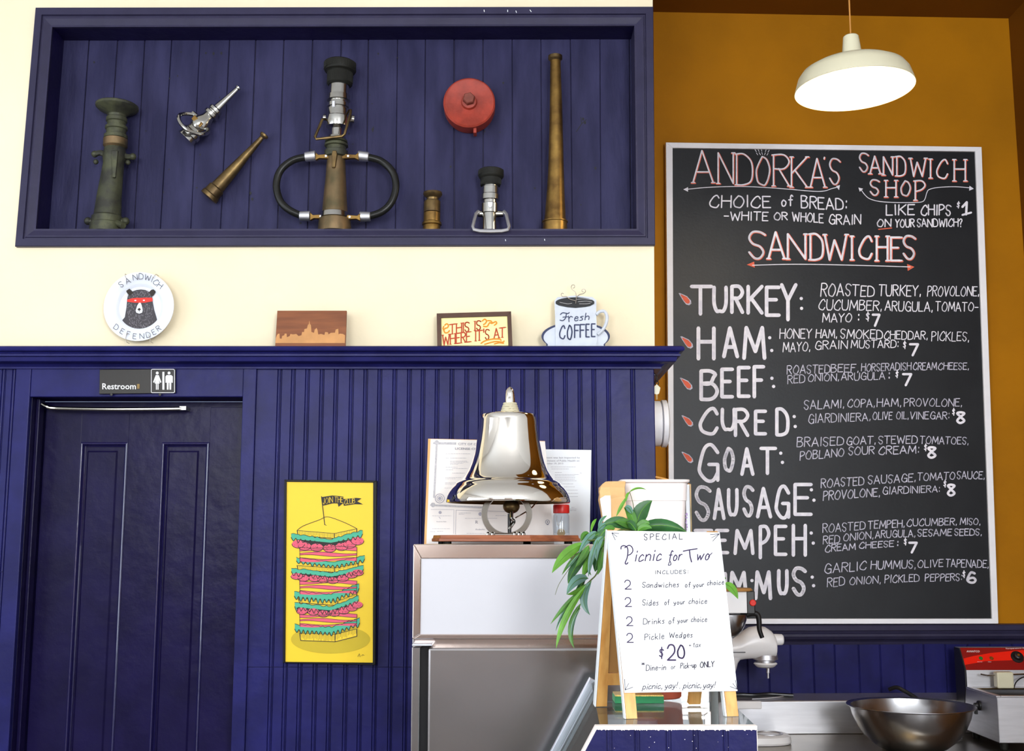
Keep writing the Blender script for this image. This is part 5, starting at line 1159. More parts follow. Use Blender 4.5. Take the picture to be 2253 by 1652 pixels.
# ---- the bell
D = 3.54; bc = P(1118, 1105, D); s = S(D, 1000)
t = thing('bell', 'large polished silver coloured bell on a reddish wooden base, standing on the refrigerator', 'bell', V(bc.x, D, ZF))
zq = lambda y, d=D, x=1118: P(x, y, d).z
prof = [(910, 30), (911, 52), (913, 60), (916, 62.5), (925, 63.5), (945, 65.5), (970, 69), (1000, 75), (1020, 81), (1036, 88), (1048, 96), (1055, 102), (1058, 106), (1059.5, 110), (1062, 113), (1065, 116), (1067, 117), (1070, 120), (1076, 125), (1084, 130), (1092, 133.5), (1100, 135.5), (1104, 136), (1106.5, 135)]
out_ = [(h * s, zq(y)) for y, h in prof]
inn = [((h - 5) * s, zq(y) - .0) for y, h in prof[2:-1]][::-1]
bd = obj('bell_body', MB().lathe(out_ + [(132 * s, zq(1105.5))], Matrix.Translation(V(bc.x, D, 0)), 96, caps=False), 'bell', t)
obj('bell_inside', MB().lathe([(132 * s, zq(1105.5))] + [((h - 6) * s, zq(y)) for y, h in prof[3:-2]][::-1] + [(.002, zq(920))], Matrix.Translation(V(bc.x, D, 0)), 64, caps=False), 'brassdk', t)
fcx = P(1122, 900, D).x
obj('crown', MB().lathe([(r * s, zq(y)) for y, r in ((913, 58), (911, 54), (909, 40), (907, 28), (905, 20))], Matrix.Translation(V(bc.x, D, 0)), 48), 'bell', t)
m = MB()
for i, y in enumerate((903.5, 898.5, 893.5, 888.5)):
    R = (17.5 - i * 1.6) * s; q = [V(fcx + R * math.cos(a), D + R * math.sin(a), zq(y) + random.uniform(-.0008, .0008)) for a in [2 * math.pi * j / 28 for j in range(29)]]
    m.tube(q, 3.0 * s, 7, smooth_path=False)
m.lathe([(13 * s, zq(905)), (11 * s, zq(885))], Matrix.Translation(V(fcx, D, 0)), 20)
obj('rope_winding', m, mat('pale_rope', (196, 188, 160), .8), t)
obj('finial', MB().lathe([(11.5 * s, zq(888)), (11.5 * s, zq(880)), (10.5 * s, zq(868)), (9 * s, zq(860)), (6 * s, zq(855)), (3 * s, zq(852)), (.5 * s, zq(851))], Matrix.Translation(V(fcx, D, 0)), 32), 'bell', t)
# wooden base: eight sided, two steps
zB0, zB1, zB2 = ZF + .004, P(1100, 1184, 3.38).z, P(1100, 1177, 3.39).z
oct_ = [(950, 3.45), (966, 3.385), (1168, 3.375), (1277, 3.45), (1268, 3.70), (1170, 3.77), (972, 3.76), (954, 3.69)]
ob = [P(x, 1190, d) for x, d in oct_]; cen = sum(ob, Vector()) / 8
def rg(z, k): return [V(cen.x + (p.x - cen.x) * k, cen.y + (p.y - cen.y) * k, z) for p in ob]
obj('wooden_base', MB().rings([rg(zB0 + .004, 1.0), rg(zB1, 1.0), rg(zB1, .985), rg(zB2, .975)], smooth=False), 'bellwood', t, bevel=.001)
for k in (1, 3, 5, 7): q = rg(0, .86)[k]; obj('foot', MB().lathe([(.012, ZF + .0005), (.012, zB0 + .004)], Matrix.Translation(V(q.x, q.y, 0)), 12), 'rubber', t)
# yoke ring, clapper, bolts
rc = P(1115, 1131, 3.50); q = [V(rc.x + 48.5 * s * math.cos(a), 3.50, rc.z + 46 * s * math.sin(a)) for a in [2 * math.pi * j / 48 for j in range(48)]]
R = []
for j, p in enumerate(q):
    rad = (p - V(rc.x, 3.50, rc.z)).normalized(); R.append([p + rad * a + V(0, b, 0) for a, b in ((-.0075, -.012), (.0075, -.012), (.009, 0), (.0075, .012), (-.0075, .012), (-.009, 0))])
R.append(R[0]); obj('yoke_ring', MB().rings(R, caps=False), 'ringchrome', t)
m = MB(); a = P(1074, 1168, 3.5); b = P(1156, 1177, 3.5); m.box(a.x, b.x, 3.485, 3.515, zB2 - .001, zB2 + .006); obj('yoke_foot', m, 'chrome', t, bevel=.002)
for x in (1074, 1084, 1133, 1143, 1152): p = P(x, 1174, 3.47); obj('bolt', MB().lathe([(.006, zB2), (.006, zB2 + .006), (.003, zB2 + .010)], Matrix.Translation(V(p.x, 3.478, 0)), 10), 'chrome', t)
obj('clapper', MB().ball(P(1125, 1114, D), 18.5 * s, 24, 14, (1, 1, .86)), 'brassdk', t)
m = MB(); m.revolve([P(1121, 1130, D), P(1121, 1175, D)], [.0055, .0055], 12); obj('clapper_post', m, 'black', t)
m = MB(); m.tube([P(1126, 1126, D - .02), P(1126, 1140, D - .025), P(1131, 1147, D - .025), P(1126, 1155, D - .03), P(1120, 1164, D - .03)], .005, 8); m.tube([P(1182, 1102, D), P(1166, 1120, D), P(1134, 1139, D - .02)], .0022, 6); obj('clapper_hook', m, 'chrome', t)
# ---- licence boards leaning behind the bell
pl = leaning(3.80, ZF, math.radians(3)); zs = ZF
yl = down(pl, 1060)
t = thing('license_board', 'framed board of faded city licence certificates, leaning behind the bell on the refrigerator', 'certificate', P(1060, yl, 3.8))
obj('backing_board', MB().slab([pl.at(942, 965), pl.at(1199, 970), pl.at(1219, yl), pl.at(933, yl)], -pl.n * .014), 'pine', t)
solid = [pl.at(947.5, 966, .0006), pl.at(1199, 971, .0006), pl.at(1219, yl - 1, .0006), pl.at(938, yl - 1, .0006)]
obj('certificate_sheet', MB().slab(solid, -pl.n * .0005), 'docpaper', t)
c9 = lambda x, y: (930 + x / 6.61, 950 + y / 6.61)
pr = Print(pl, .0012, c9); pr.line([(165, 165), (780, 175)], 34); pr.line([(205, 150), (185, 560), (165, 950)], 28); pr.line([(120, 1065), (900, 1100)], 26); pr.disc(205, 155, 34, n=16); pr.disc(150, 1062, 34, n=16); pr.build('engraved_border', 'docgrey', t)
pr = Print(pl, .0014, c9); pr.ring(248, 968, 66, 10); pr.ring(248, 968, 40, 8); pr.disc(248, 968, 24); pr.disc(253, 1172, 22); pr.disc(838, 1195, 28); pr.line([(120, 1128), (455, 1132), (450, 1480)], 4); pr.line([(478, 1490), (484, 1138), (1230, 1160)], 5); pr.line([(238, 1238), (256, 1260)], 8)
pr.build('seals', 'docink', t)
pr = Print(pl, .0018, c9); pr.poly([(488, 152), (800, 158), (800, 200), (486, 194)]); pr.build('title_strip', 'docpaper', t)
pr = Print(pl, .0022, c9); typeset(pr, 'CITY OF CHICAGO', 515, 190, 1000, 160, yb1=200, bold=.01); typeset(pr, 'LICENSE CERTIFICATE', 472, 258, 1060, 228, yb1=270, bold=.01); typeset(pr, 'Andorka', 765, 1428, 905, 1408); typeset(pr, 'Andorka Nick', 200, 1312, 345, 1298); typeset(pr, 'R', 768, 1335, 805, 1290)
pr.build('certificate_title', 'docink2', t)
pr = Print(pl, .0014, c9)
random.seed(11)
for y, xa, xb, n in ((318, 335, 690, 1), (380, 340, 375, 1), (380, 405, 635, 1), (425, 400, 640, 1), (442, 400, 665, 1), (458, 400, 590, 1), (474, 400, 520, 1), (512, 335, 505, 1), (532, 430, 650, 1), (552, 340, 440, 1), (598, 430, 610, 1), (665, 330, 560, 1), (682, 330, 480, 1), (742, 325, 560, 1), (760, 325, 520, 1), (815, 320, 480, 1), (1222, 140, 415, 1), (1408, 140, 400, 1), (1450, 110, 180, 1), (1445, 210, 300, 1), (1180, 525, 700, 1), (1198, 525, 600, 1), (1258, 615, 1090, 1), (1218, 1060, 1215, 1), (1476, 640, 900, 1)):
    x = xa
    while x < xb:
        l = random.uniform(12, 40); pr.line([(x, y), (min(xb, x + l), y + .5)], 4.5); x += l + 9
pr.build('small_type', 'docink', t)
pr = Print(pl, .0014, lambda x, y: (1180 + x / 7.18, 970 + y / 7.18)); pr.ring(176, 1280, 32, 8, 20); pr.disc(176, 1280, 12); pr.poly([(155, 1312), (200, 1312), (178, 1332)]); pr.build('round_emblem', 'docink2', t)
pl = leaning(3.87, ZF, math.radians(3)); yl = down(pl, 1290)
t = thing('inspection_notice', 'white health inspection notice board, leaning behind the red lidded jar beside the bell', 'notice', P(1260, yl, 3.87))
obj('notice_sheet', MB().slab([pl.at(1172, 988), pl.at(1301, 990), pl.at(1297, yl), pl.at(1172, yl)], -pl.n * .01), 'paper', t)
c10 = lambda x, y: (1180 + x / 7.18, 970 + y / 7.18)
pr = Print(pl, .0012, c10); typeset(pr, 'ablishment was last inspected by', 40, 276, 688, 250); typeset(pr, 'Department of Public Health on', 70, 326, 682, 298); typeset(pr, 'October 19, 2013', 110, 368, 424, 344)
pr.build('notice_title', 'docink2', t)
pr = Print(pl, .0012, c10)
for y, xa, xb in ((410, 230, 620), (442, 240, 510), (500, 295, 405), (505, 690, 715), (530, 295, 670), (552, 295, 610), (578, 295, 615), (604, 295, 605), (628, 295, 635), (650, 330, 405), (678, 340, 585), (725, 400, 605), (778, 450, 655), (828, 500, 660), (880, 520, 655), (1050, 555, 600), (1075, 530, 635), (1098, 530, 635)):
    x = xa
    while x < xb:
        l = random.uniform(10, 36); pr.line([(x, y), (min(xb, x + l), y)], 4.5); x += l + 8
pr.build('small_type', 'docink', t)
# ---- jar with red lid standing on the bell's base
D = 3.668; jc = P(1235, 1150, D); r_ = 18 * S(D, 1150); zj = zB2 + .0005
t = thing('glass_jar', 'small glass jar with red lid and a coin inside, on the wooden bell base', 'jar', V(jc.x, D, zj))
zz = lambda y: P(1235, y, D).z
zj2 = zj
obj('glass', MB().lathe([(r_ * .9, zj2), (r_, zj2 + .004), (r_, zz(1134)), (r_ * .86, zz(1130)), (r_ * .86, zz(1122)), (r_ * .80, zz(1122)), (r_ * .80, zz(1130)), (r_ * .93, zz(1135)), (r_ * .93, zj2 + .008), (.001, zj2 + .006)], Matrix.Translation(V(jc.x, D, 0)), 32, caps=False), 'jarglass', t)
obj('lid', MB().lathe([(r_ * .97, zz(1129)), (r_, zz(1127)), (r_, zz(1113)), (r_ * .94, zz(1110.5)), (r_ * .8, zz(1110))], Matrix.Translation(V(jc.x, D, 0)), 32), mat('red_jar_lid', (208, 38, 32), .35), t)
obj('coin', MB().revolve([V(jc.x - .001, D - .004, zz(1172)), V(jc.x - .001, D - .002, zz(1172))], [9 * S(D, 1170)] * 2, 24, axis=(0, 1, 0)), 'bronze', t)
m = MB(); m.tube([P(1225, 1134, D), P(1225, 1146, D), P(1228, 1156, D), P(1232, 1150, D), P(1236, 1136, D)], .0008, 5); obj('string', m, 'wire', t)
# ---- paper bag, tub, carton
D = 3.46
t = thing('paper_bag', 'folded brown paper bag standing between the notice and the plastic tub', 'bag', V(P(1348, 1150, D).x, D, ZF))
m = MB(); random.seed(2)
def bagring(y, xa, xb, dep, jit=.0015, skew=0, z=None):
    a = P(xa, y, D); b = P(xb, y, D); zv = a.z if z is None else z
    pts_ = [(a.x, D - dep), ((a.x * .6 + b.x * .4), D - dep - .008), (b.x, D - dep), (b.x + .004, D), (b.x, D + dep), ((a.x + b.x) / 2, D + dep - .006), (a.x, D + dep), (a.x + .006, D)]
    return [V(x + random.uniform(-jit, jit), yy + random.uniform(-jit, jit), zv + random.uniform(-jit, jit)) for x, yy in pts_]
m.rings([bagring(1195, 1332, 1376, .035, 0, z=ZF + .001), bagring(1160, 1328, 1377, .035), bagring(1125, 1322, 1376, .034), bagring(1098, 1318.5, 1374, .034), bagring(1090, 1320, 1373, .033, .003), bagring(1082, 1317.5, 1372, .03), bagring(1073, 1319, 1373, .024), bagring(1064, 1325, 1374, .014), bagring(1059, 1334, 1374, .008)], smooth=False)
obj('bag_body', m, 'kraft', t)
m = MB(); pb_ = upright(D - .046); m.slab([pb_.at(x, y) for x, y in ((1320, 1097), (1331, 1090), (1343, 1090), (1344, 1100), (1345, 1160), (1330, 1160), (1325, 1130))], (0, .004, 0)); obj('white_label', m, 'kraftpale', t)
D = 3.60
t = thing('plastic_tub', 'large milky square plastic food tub with a flared rim, standing on the refrigerator', 'tub', V(P(1443, 1150, D).x, D, ZF))
def rr(y, xa, xb, dep, rad=.022, n=5, z=None):
    a = P(xa, y, D - dep); b = P(xb, y, D - dep); z = a.z if z is None else z; out = []
    for cx, cy, a0 in ((b.x - rad, D + dep - rad, 0), (a.x + rad, D + dep - rad, 90), (a.x + rad, D - dep + rad, 180), (b.x - rad, D - dep + rad, 270)):
        for k in range(n + 1):
            q = math.radians(a0 + 90 * k / n); out.append(V(cx + rad * math.cos(q), cy + rad * math.sin(q), z))
    return out
ri = [rr(1195, 1382, 1508, .075, z=ZF + .001), rr(1150, 1380, 1509, .077), rr(1102, 1377, 1511, .079), rr(1101, 1375, 1513, .081), rr(1063, 1373, 1514, .083), rr(1060, 1366, 1519, .089), rr(1056, 1365, 1520, .090), rr(1054.5, 1366, 1519, .089), rr(1056, 1373, 1512, .083)]
obj('tub_wall', MB().rings(ri + [rr(1100, 1378, 1508, .078)], caps=True), 'tub', t)
t = thing('wooden_stick', 'thin pale wooden stick lying across the rim of the plastic tub', 'stick', P(1455, 1052, D))
m = MB(); m.tube([P(1443, 1049, D - .02), P(1470, 1055.2, D - .0)], .0026, 6, smooth_path=False); obj('stick', m, 'pine', t)
t = thing('slim_carton', 'slim white carton with a brown edge beside the plastic tub, above the folding sign', 'carton', V(P(1518, 1150, 3.66).x, 3.66, ZF))
a, b = P(1508, 1150, 3.66).x, P(1516.5, 1150, 3.66).x; c_ = P(1520.5, 1150, 3.66).x
obj('carton_body', MB().box(a, b, 3.64, 3.70, ZF + .001, P(1510, 1066, 3.66).z), 'paper', t, bevel=.001)
obj('brown_edge', MB().box(b, c_, 3.64, 3.70, ZF + .001, P(1510, 1065, 3.66).z), 'bronze', t, bevel=.001)
pr = Print(upright(3.64), .001)
for _ in range(26): pr.disc(random.uniform(1508.5, 1512), random.uniform(1128, 1168), random.uniform(.6, 1.4), n=8)
pr.build('purple_print', mat('lilac_print', (176, 140, 206), .6), t)
m = MB(); m.ball(P(1516, 1067, 3.655), .005, 10, 6); obj('gold_cap', m, 'gold', t)

# ================================================================== DISPLAY CASE
NL, NR = P(1320, 1596, 2.40), P(1662, 1596, 2.40)
ZG = (NL.z + NR.z) / 2; NL.z = NR.z = ZG
dd = Vector(((1240 - CX) / F, 1, 0)) ; LEN = .78
FL, FR = NL + dd * LEN, NR + dd * LEN
t = thing('display_case', 'glass topped deli display case with sloping front and navy boarded end panel', 'display case', V((NL.x + NR.x) / 2, 2.8, 0))
obj('glass_top', MB().slab([NL, NR, FR, FL], (0, 0, -.007)), 'glass', t)
m = MB(); m.slab([NL + V(0, -.001, 0), NR + V(0, -.001, 0), NR + V(0, -.001, -.007), NL + V(0, -.001, -.007)], (0, .0015, 0)); obj('glass_edge', m, 'glassgreen', t)
sl = Vector((-.56, 0, -1)); hs = .46
def dn(p, h): return p + sl * h + V(0, 0, -.008)
m = MB(); m.slab([NL + V(0, .02, -.008), FL + V(0, -.02, -.008), dn(FL, hs) + V(0, -.02, 0), dn(NL, hs) + V(0, .02, 0)], (.0055, 0, -.002)); obj('sloping_glass', m, 'glass', t)
# aluminium frame at the far end and along the foot of the glass
def bar(p, q, w_, d_, m_, nm):
    u = (q - p).normalized(); s1 = V(0, 1, 0) * d_; s2 = u.cross(V(0, 1, 0)).normalized() * w_
    mb = MB(); mb.rings([[e - s2 / 2, e + s2 / 2, e + s2 / 2 + s1, e - s2 / 2 + s1] for e in (p, q)], smooth=False); return obj(nm, mb, m_, t, bevel=.001)
bar(FL + V(.004, -.01, .004), dn(FL, hs) + V(.0, -.01, 0), .016, .03, 'alu', 'frame_bar')
bar(FL + V(.020, -.014, -.014), dn(FL, hs) + V(.022, -.014, 0), .006, .02, 'alu', 'frame_bead')
bar(dn(NL, hs), dn(FL, hs), .02, .0, 'alu', 'foot_bar') if 0 else None
m = MB(); q0, q1 = dn(NL, hs), dn(FL, hs); m.slab([q0 + V(-.01, .01, 0), q1 + V(-.01, 0, 0), q1 + V(.015, 0, 0), q0 + V(.015, .01, 0)], (0, 0, -.025)); obj('foot_bar', m, 'alu', t)
# far end glass and deck inside
m = MB(); m.slab([FL + V(.01, -.005, -.008), FR + V(-.002, -.005, -.008), V(FR.x - .002, FR.y - .005, ZG - hs), dn(FL, hs) + V(.01, -.005, 0)], (0, .005, 0)); obj('end_glass', m, 'glass', t)
zd = ZG - hs
m = MB(); m.slab([V(q0.x, q0.y + .01, zd - .03), V(NR.x - .004, NR.y + .01, zd - .03), V(FR.x - .004, FR.y, zd - .03), V(q1.x, q1.y, zd - .03)], (0, 0, -.02)); obj('deck', m, 'steel', t)
m = MB(); m.slab([V(q0.x, q0.y + .01, zd - .05), V(NR.x, NR.y + .01, zd - .05), V(FR.x, FR.y, zd - .05), V(q1.x, q1.y, zd - .05)], (0, 0, -(zd - .06))); obj('base_cabinet', m, 'bluecab', t)
# near end panel: painted boards on pale wood edges
E0 = 2.375
def xs_at(z): return P(1312, 1603, E0).x - (ZG - .006 - z) * .56
ep0 = P(1312, 1606, E0); epr = P(1667, 1606, E0).x; zt_ = P(1490, 1605.5, E0).z; zk = ZG - hs
m = MB(); m.slab([V(xs_at(zt_) - .002, E0 + .004, zt_ + .007), V(epr, E0 + .004, zt_ + .007), V(epr, E0 + .004, .02), V(xs_at(zk) - .004, E0 + .004, .02), V(xs_at(zk) - .004, E0 + .004, zk)], (0, .02, 0)); obj('end_board_edge', m, 'kraftpale', t)
m = MB(); m.slab([V(xs_at(zt_) + .002, E0 + .0032, zt_ - .0005), V(epr - .0015, E0 + .0032, zt_ - .0005), V(epr - .0015, E0 + .0032, .03), V(xs_at(zk) + .002, E0 + .0032, .03), V(xs_at(zk) + .002, E0 + .0032, zk)], (0, .0007, 0)); obj('groove_backing', m, 'bluecab', t)
gx = [P(x, 1630, E0).x for x in (1346, 1407, 1476, 1536, 1602)]
xs_ = [None] + gx + [epr - .0015]
def clip_board(xa, xb, grooved):
    pr_ = [(xa + .001, 0), (xb - .011, 0), (xb - .010, .003), (xb - .0085, .003), (xb - .0075, .0006), (xb - .0055, .0006), (xb - .0045, .003), (xb - .001, .003)] if grooved else [(xa + .001, 0), (xb - .001, 0)]
    m = MB(); top = [V(x, E0 + d, zt_) for x, d in pr_]; bot = [V(x, E0 + d, .03) for x, d in pr_]; n = len(pr_)
    m.add(top + bot, [(i, i + 1, n + i + 1, n + i) for i in range(n - 1)]); return m
for i in range(1, len(xs_) - 1): obj('board', clip_board(xs_[i], xs_[i + 1], i < len(xs_) - 2), 'bluecab', t)
m = MB(); xr = gx[0] - .001
m.slab([V(xs_at(zt_), E0, zt_), V(xr - .010, E0, zt_), V(xr - .010, E0, .03), V(xs_at(zk), E0, .03), V(xs_at(zk), E0, zk)], (0, .004, 0))
m.slab([V(xr - .0075, E0 + .0006, zt_), V(xr - .0045, E0 + .0006, zt_), V(xr - .0045, E0 + .0006, .03), V(xr - .0075, E0 + .0006, .03)], (0, .003, 0))
obj('board', m, 'bluecab', t)
m = MB(); random.seed(4)
pe = upright(E0)
pr = Print(pe, .0006)
for x in range(1316, 1664, 5):
    if random.random() < .55: h = random.uniform(.6, 3.2); pr.poly([(x, 1605), (x + random.uniform(2, 6), 1605), (x + random.uniform(1, 4), 1605 + h), (x + .5, 1605 + h * .6)])
for _ in range(14): pr.disc(random.uniform(1330, 1655), random.uniform(1612, 1650), random.uniform(.5, 1.1), n=6)
pr.build('chipped_paint', 'kraftpale', t)
# things inside and on the case
c_ = P(1420, 1582, 2.62)
t2 = thing('teal_glass_cup', 'teal patterned glass cup inside the display case under the folding sign', 'cup', V(c_.x, 2.62, zd - .03))
obj('cup', MB().lathe([(.018, zd - .0295), (.026, zd + .1), (.030, ZG - .05), (.026, ZG - .02), (.018, ZG - .016)], Matrix.Translation(V(c_.x, 2.62, 0)), 20), 'tealcup', t2)
a, b = PZ(1353, 1548, ZG), PZ(1462, 1549, ZG); h_ = .016
t2 = thing('green_box', 'flat green box with a gold glitter top, on the glass under the folding sign', 'box', V((a.x + b.x) / 2, a.y, ZG))
obj('box', MB().box(a.x, b.x, a.y, a.y + .07, ZG + .0005, ZG + h_), 'greenbox', t2, bevel=.001)
obj('gold_top', MB().box(a.x + .001, b.x - .001, a.y + .001, a.y + .069, ZG + h_, ZG + h_ + .003), 'goldglit', t2)
# ---- folding sign
A_, B_, Cc, Dd_ = PZ(1377, 1583, ZG), PZ(1627, 1577, ZG), PZ(1310, 1556, ZG), PZ(1540, 1551, ZG)
for p in (A_, B_, Cc, Dd_): p.z = ZG + .0008
TLs = P(1337.7, 1167, (A_.y + Cc.y) / 2); TRs = P(1584, 1171, (B_.y + Dd_.y) / 2)
t = thing('folding_sign', 'white tabletop A-frame sign with pine legs and handwritten picnic special, on the display case', 'sign', (A_ + B_ + Cc + Dd_) / 4)
TLs_f = TLs; fp_ = Plane(TLs, (B_ - A_).cross(TLs - A_)); 
# top edge kept in the plane of the front feet
TRs = fp_.at(1584, 1171)
board_q = [fp_.at(x, y) for x, y in ((1337.7, 1167), (1583.6, 1171), (1623, 1520), (1374.5, 1524))]
obj('sign_board', MB().slab(board_q, -fp_.n * .004), 'signwhite', t, bevel=.0006)
def foot(px, p, q):
    lo, hi = -.3, 1.3
    for _ in range(40):
        md = (lo + hi) / 2; w_ = p.lerp(q, md) - EY; sx = CX + F * w_.x / (w_.y * ct + w_.z * st)
        if sx < px: lo = md
        else: hi = md
    return p.lerp(q, lo)
def stile(pa, pb_, pc, pd, n, th, off, nm='leg', m_='pine'):
    mb = MB().slab([p + n * off for p in (pa, pb_, pc, pd)], -n * th)
    for v in mb.v: v.z = max(v.z, ZG + .0006)
    return obj(nm, mb, m_, t, bevel=.0008)
fa = fp_.n; gz = fp_.at
stile(gz(1340, 1168.5), gz(1366, 1169), foot(1404, A_, B_), foot(1379.5, A_, B_), fa, .015, -.0045)
stile(gz(1557, 1171.5), gz(1582, 1172), foot(1627, A_, B_), foot(1601.5, A_, B_), fa, .015, -.0045)
stile(gz(1337.7, 1168), gz(1340, 1168), foot(1379, A_, B_), foot(1376, A_, B_), fa, .016, -.0042, 'painted_edge', 'signwhite')
stile(gz(1590.5, 1515), gz(1594, 1515), foot(1601, A_, B_), foot(1597.5, A_, B_), fa, .016, -.0042, 'painted_edge', 'signwhite')
rp = Plane(TLs, (Dd_ - Cc).cross(TLs - Cc)); rn = rp.n; g2 = rp.at
stile(g2(1338.8, 1169), g2(1352, 1169), foot(1336, Cc, Dd_), foot(1312, Cc, Dd_), rn, .016, -.001)
stile(g2(1560, 1172), g2(1583, 1172), foot(1542, Cc, Dd_), foot(1516, Cc, Dd_), rn, .016, -.001)
stile(g2(1336.2, 1168), g2(1338.6, 1168), foot(1311.5, Cc, Dd_), foot(1308.6, Cc, Dd_), rn, .018, 0, 'painted_edge', 'signwhite')
stile(g2(1336, 1482), g2(1520, 1480), g2(1518, 1506), g2(1334, 1508), rn, .014, -.0005, 'cross_rail')
stile(g2(1350, 1173), g2(1562, 1173), g2(1530, 1481), g2(1338, 1481), rn, .003, -.004, 'rear_panel', 'pineend')
obj('hinge_pin', MB().tube([TLs + V(.01, .006, -.006), TRs + V(-.01, .006, -.006)], .003, 8, smooth_path=False), 'steel', t)
c3s = lambda x, y: (1200 + x / 2.615, 1020 + y / 2.615)
def SP(k=0): return Print(fp_, .0008 + k * .0004, c3s)
random.seed(9)
pr = SP(); text(pr, 'SPECIAL', 568, 440, 788, 434, 34, 32, wt=3.9, gap=.5)
text(pr, 'INCLUDES:', 632, 635, 822, 632, 20, 20, wt=3.3, gap=.4)
for s_, x0, y0, x1, y1, h in (('Sandwiches', 557, 713, 768, 710, 30), ('of', 803, 712, 832, 711, 30), ('your', 850, 711, 912, 706, 26), ('choice', 930, 700, 1026, 694, 28),
                              ('Sides', 558, 816, 650, 814, 32), ('of', 684, 812, 712, 812, 30), ('your', 738, 810, 802, 808, 26), ('choice', 824, 806, 928, 804, 30),
                              ('Drinks', 562, 924, 684, 920, 32), ('of', 708, 920, 742, 918, 32), ('your', 760, 916, 820, 912, 26), ('choice', 838, 910, 928, 908, 30),
                              ('Pickle', 570, 1014, 682, 1008, 34), ('Wedges', 712, 1002, 846, 998, 30)):
    text(pr, s_, x0, y0, x1, y1, h, wt=3.7, slant=.06, gap=.24)
text(pr, 'Dine-in', 578, 1190, 692, 1186, 32, wt=3.9, slant=.08); text(pr, 'or', 722, 1182, 748, 1180, 26, wt=3); text(pr, 'Pick-up', 776, 1178, 868, 1172, 30, wt=3.9, slant=.08)
text(pr, 'ONLY', 890, 1174, 970, 1168, 32, wt=4.6); text(pr, '*', 550, 1168, 570, 1168, 20, wt=4)
text(pr, 'picnic,', 558, 1298, 672, 1294, 34, wt=3.9, slant=.25, gap=.14); text(pr, 'yay!', 686, 1294, 756, 1290, 34, wt=3.9, slant=.25); text(pr, ',', 768, 1292, 778, 1292, 30, wt=3)
text(pr, 'picnic,', 792, 1292, 896, 1290, 34, wt=3.9, slant=.25, gap=.14); text(pr, 'yay!', 906, 1290, 974, 1286, 34, wt=3.9, slant=.25)
text(pr, 'tax', 848, 1056, 892, 1054, 28, wt=3, slant=.15); text(pr, '+', 826, 1056, 838, 1056, 18, wt=3.3)
for tip, a, b in (((382, 398), (422, 402), (402, 440)), ((1000, 404), (948, 408), (962, 446)), ((458, 1302), (456, 1240), (502, 1286)), ((1104, 1298), (1062, 1282), (1092, 1246))):
    pr.line([tip, a], 3.2); pr.line([tip, b], 3.2); pr.line([tip, ((a[0] + b[0]) / 2, (a[1] + b[1]) / 2)], 2.8)
pr.build('pen_lettering', 'inkthin', t)
pr = SP(1)
# Picnic for Two
pr.line([(434, 492), (436, 478), (450, 472), (468, 480), (474, 500), (470, 540), (458, 572), (466, 578), (474, 570)], 6.5, True); pr.line([(456, 484), (480, 470), (498, 482), (502, 504), (488, 522), (472, 528)], 6, True)
for s_, x0, y0, x1, y1, h in (('icnic', 512, 562, 664, 556, 66), ('for', 706, 558, 782, 554, 56), ('wo', 868, 556, 942, 550, 60)): text(pr, s_, x0, y0, x1, y1, h, wt=6, slant=.2, gap=.2, jit=.01)
pr.line([(716, 560), (722, 580), (706, 584), (716, 560)], 4.5, True)
pr.line([(792, 504), (830, 496), (872, 490)], 6.5); pr.line([(828, 498), (832, 536), (840, 566)], 7); pr.line([(936, 536), (948, 524), (958, 514)], 4.5)
for y, x in ((722, 474), (822, 476), (932, 484), (1028, 486)): boxed(pr, '2', x - 18, y - 50, x + 18, y, 5.5, lean=-.05)
boxed(pr, '$', 652, 1062, 682, 1116, 7); boxed(pr, '2', 702, 1044, 748, 1130, 9); boxed(pr, '0', 760, 1044, 798, 1118, 9)
pr.build('heading_lettering', 'ink', t)

# ================================================================== PLANT
D = 2.835; pp = P(1450, 1540, D)
t = thing('potted_plant', 'leafy green trailing plant in an orange red pot, spilling out behind the folding sign', 'plant', V(pp.x, D, ZG))
mt = Matrix.Translation(V(pp.x, D, ZG + .0005))
pt = obj('pot', MB().lathe([(.050, 0), (.053, .003), (.057, .085), (.061, .087), (.061, .10), (.053, .10), (.051, .08)], mt, 36), 'terracotta', t)
obj('soil', MB().lathe([(.050, .080), (.050, .088)], mt, 24), 'soil', t)
tp = lambda x, y, d=D: P(*c3s(x, y), d)
soil_top = V(pp.x, D, ZG + .085)
def leaf(base, tip, ctl, wd, m_, d0=2.95, d1=2.92, fold=.22, n=10, curl=.0, pw=.9):
    b, e, c_ = Vector((*base, 0)), Vector((*tip, 0)), Vector((*ctl, 0)); vs = []; fs = []
    for i in range(n + 1):
        u = i / n; p = b * (1 - u) ** 2 + c_ * 2 * u * (1 - u) + e * u * u; tg = ((c_ - b) * (1 - u) + (e - c_) * u).normalized(); nr = Vector((-tg.y, tg.x, 0))
        w_ = wd / 2 * (math.sin(math.pi * min(1, .04 + .96 * u ** pw)) ** .8 if 0 < u < 1 else .03)
        d = d0 + (d1 - d0) * u - curl * math.sin(math.pi * u)
        for sd, dz in ((-1, 1), (-.5, .35), (0, 0), (.5, .35), (1, 1)):
            q = p + nr * w_ * sd; pt_ = tp(q.x, q.y, d); wm = w_ / 2.615 * S(d, 1200); pt_.y += dz * wm * fold + (.1 * wm * math.sin(u * 22) if abs(sd) == 1 else 0); vs.append(pt_)
    for i in range(n):
        for j in range(4): a = i * 5 + j; fs.append((a, a + 1, a + 6, a + 5))
    mb = MB(); mb.add(vs, fs, True); o = obj('leaf', mb, m_, t, fix=False)
    rib = MB(); rib.tube([vs[i * 5 + 2] + V(0, -.0006, 0) for i in range(0, n + 1)], [.0011, .0004], 5, smooth_path=False); obj('midrib', rib, 'leaf4' if m_ != 'leaf3' else 'leaf1', o); return o
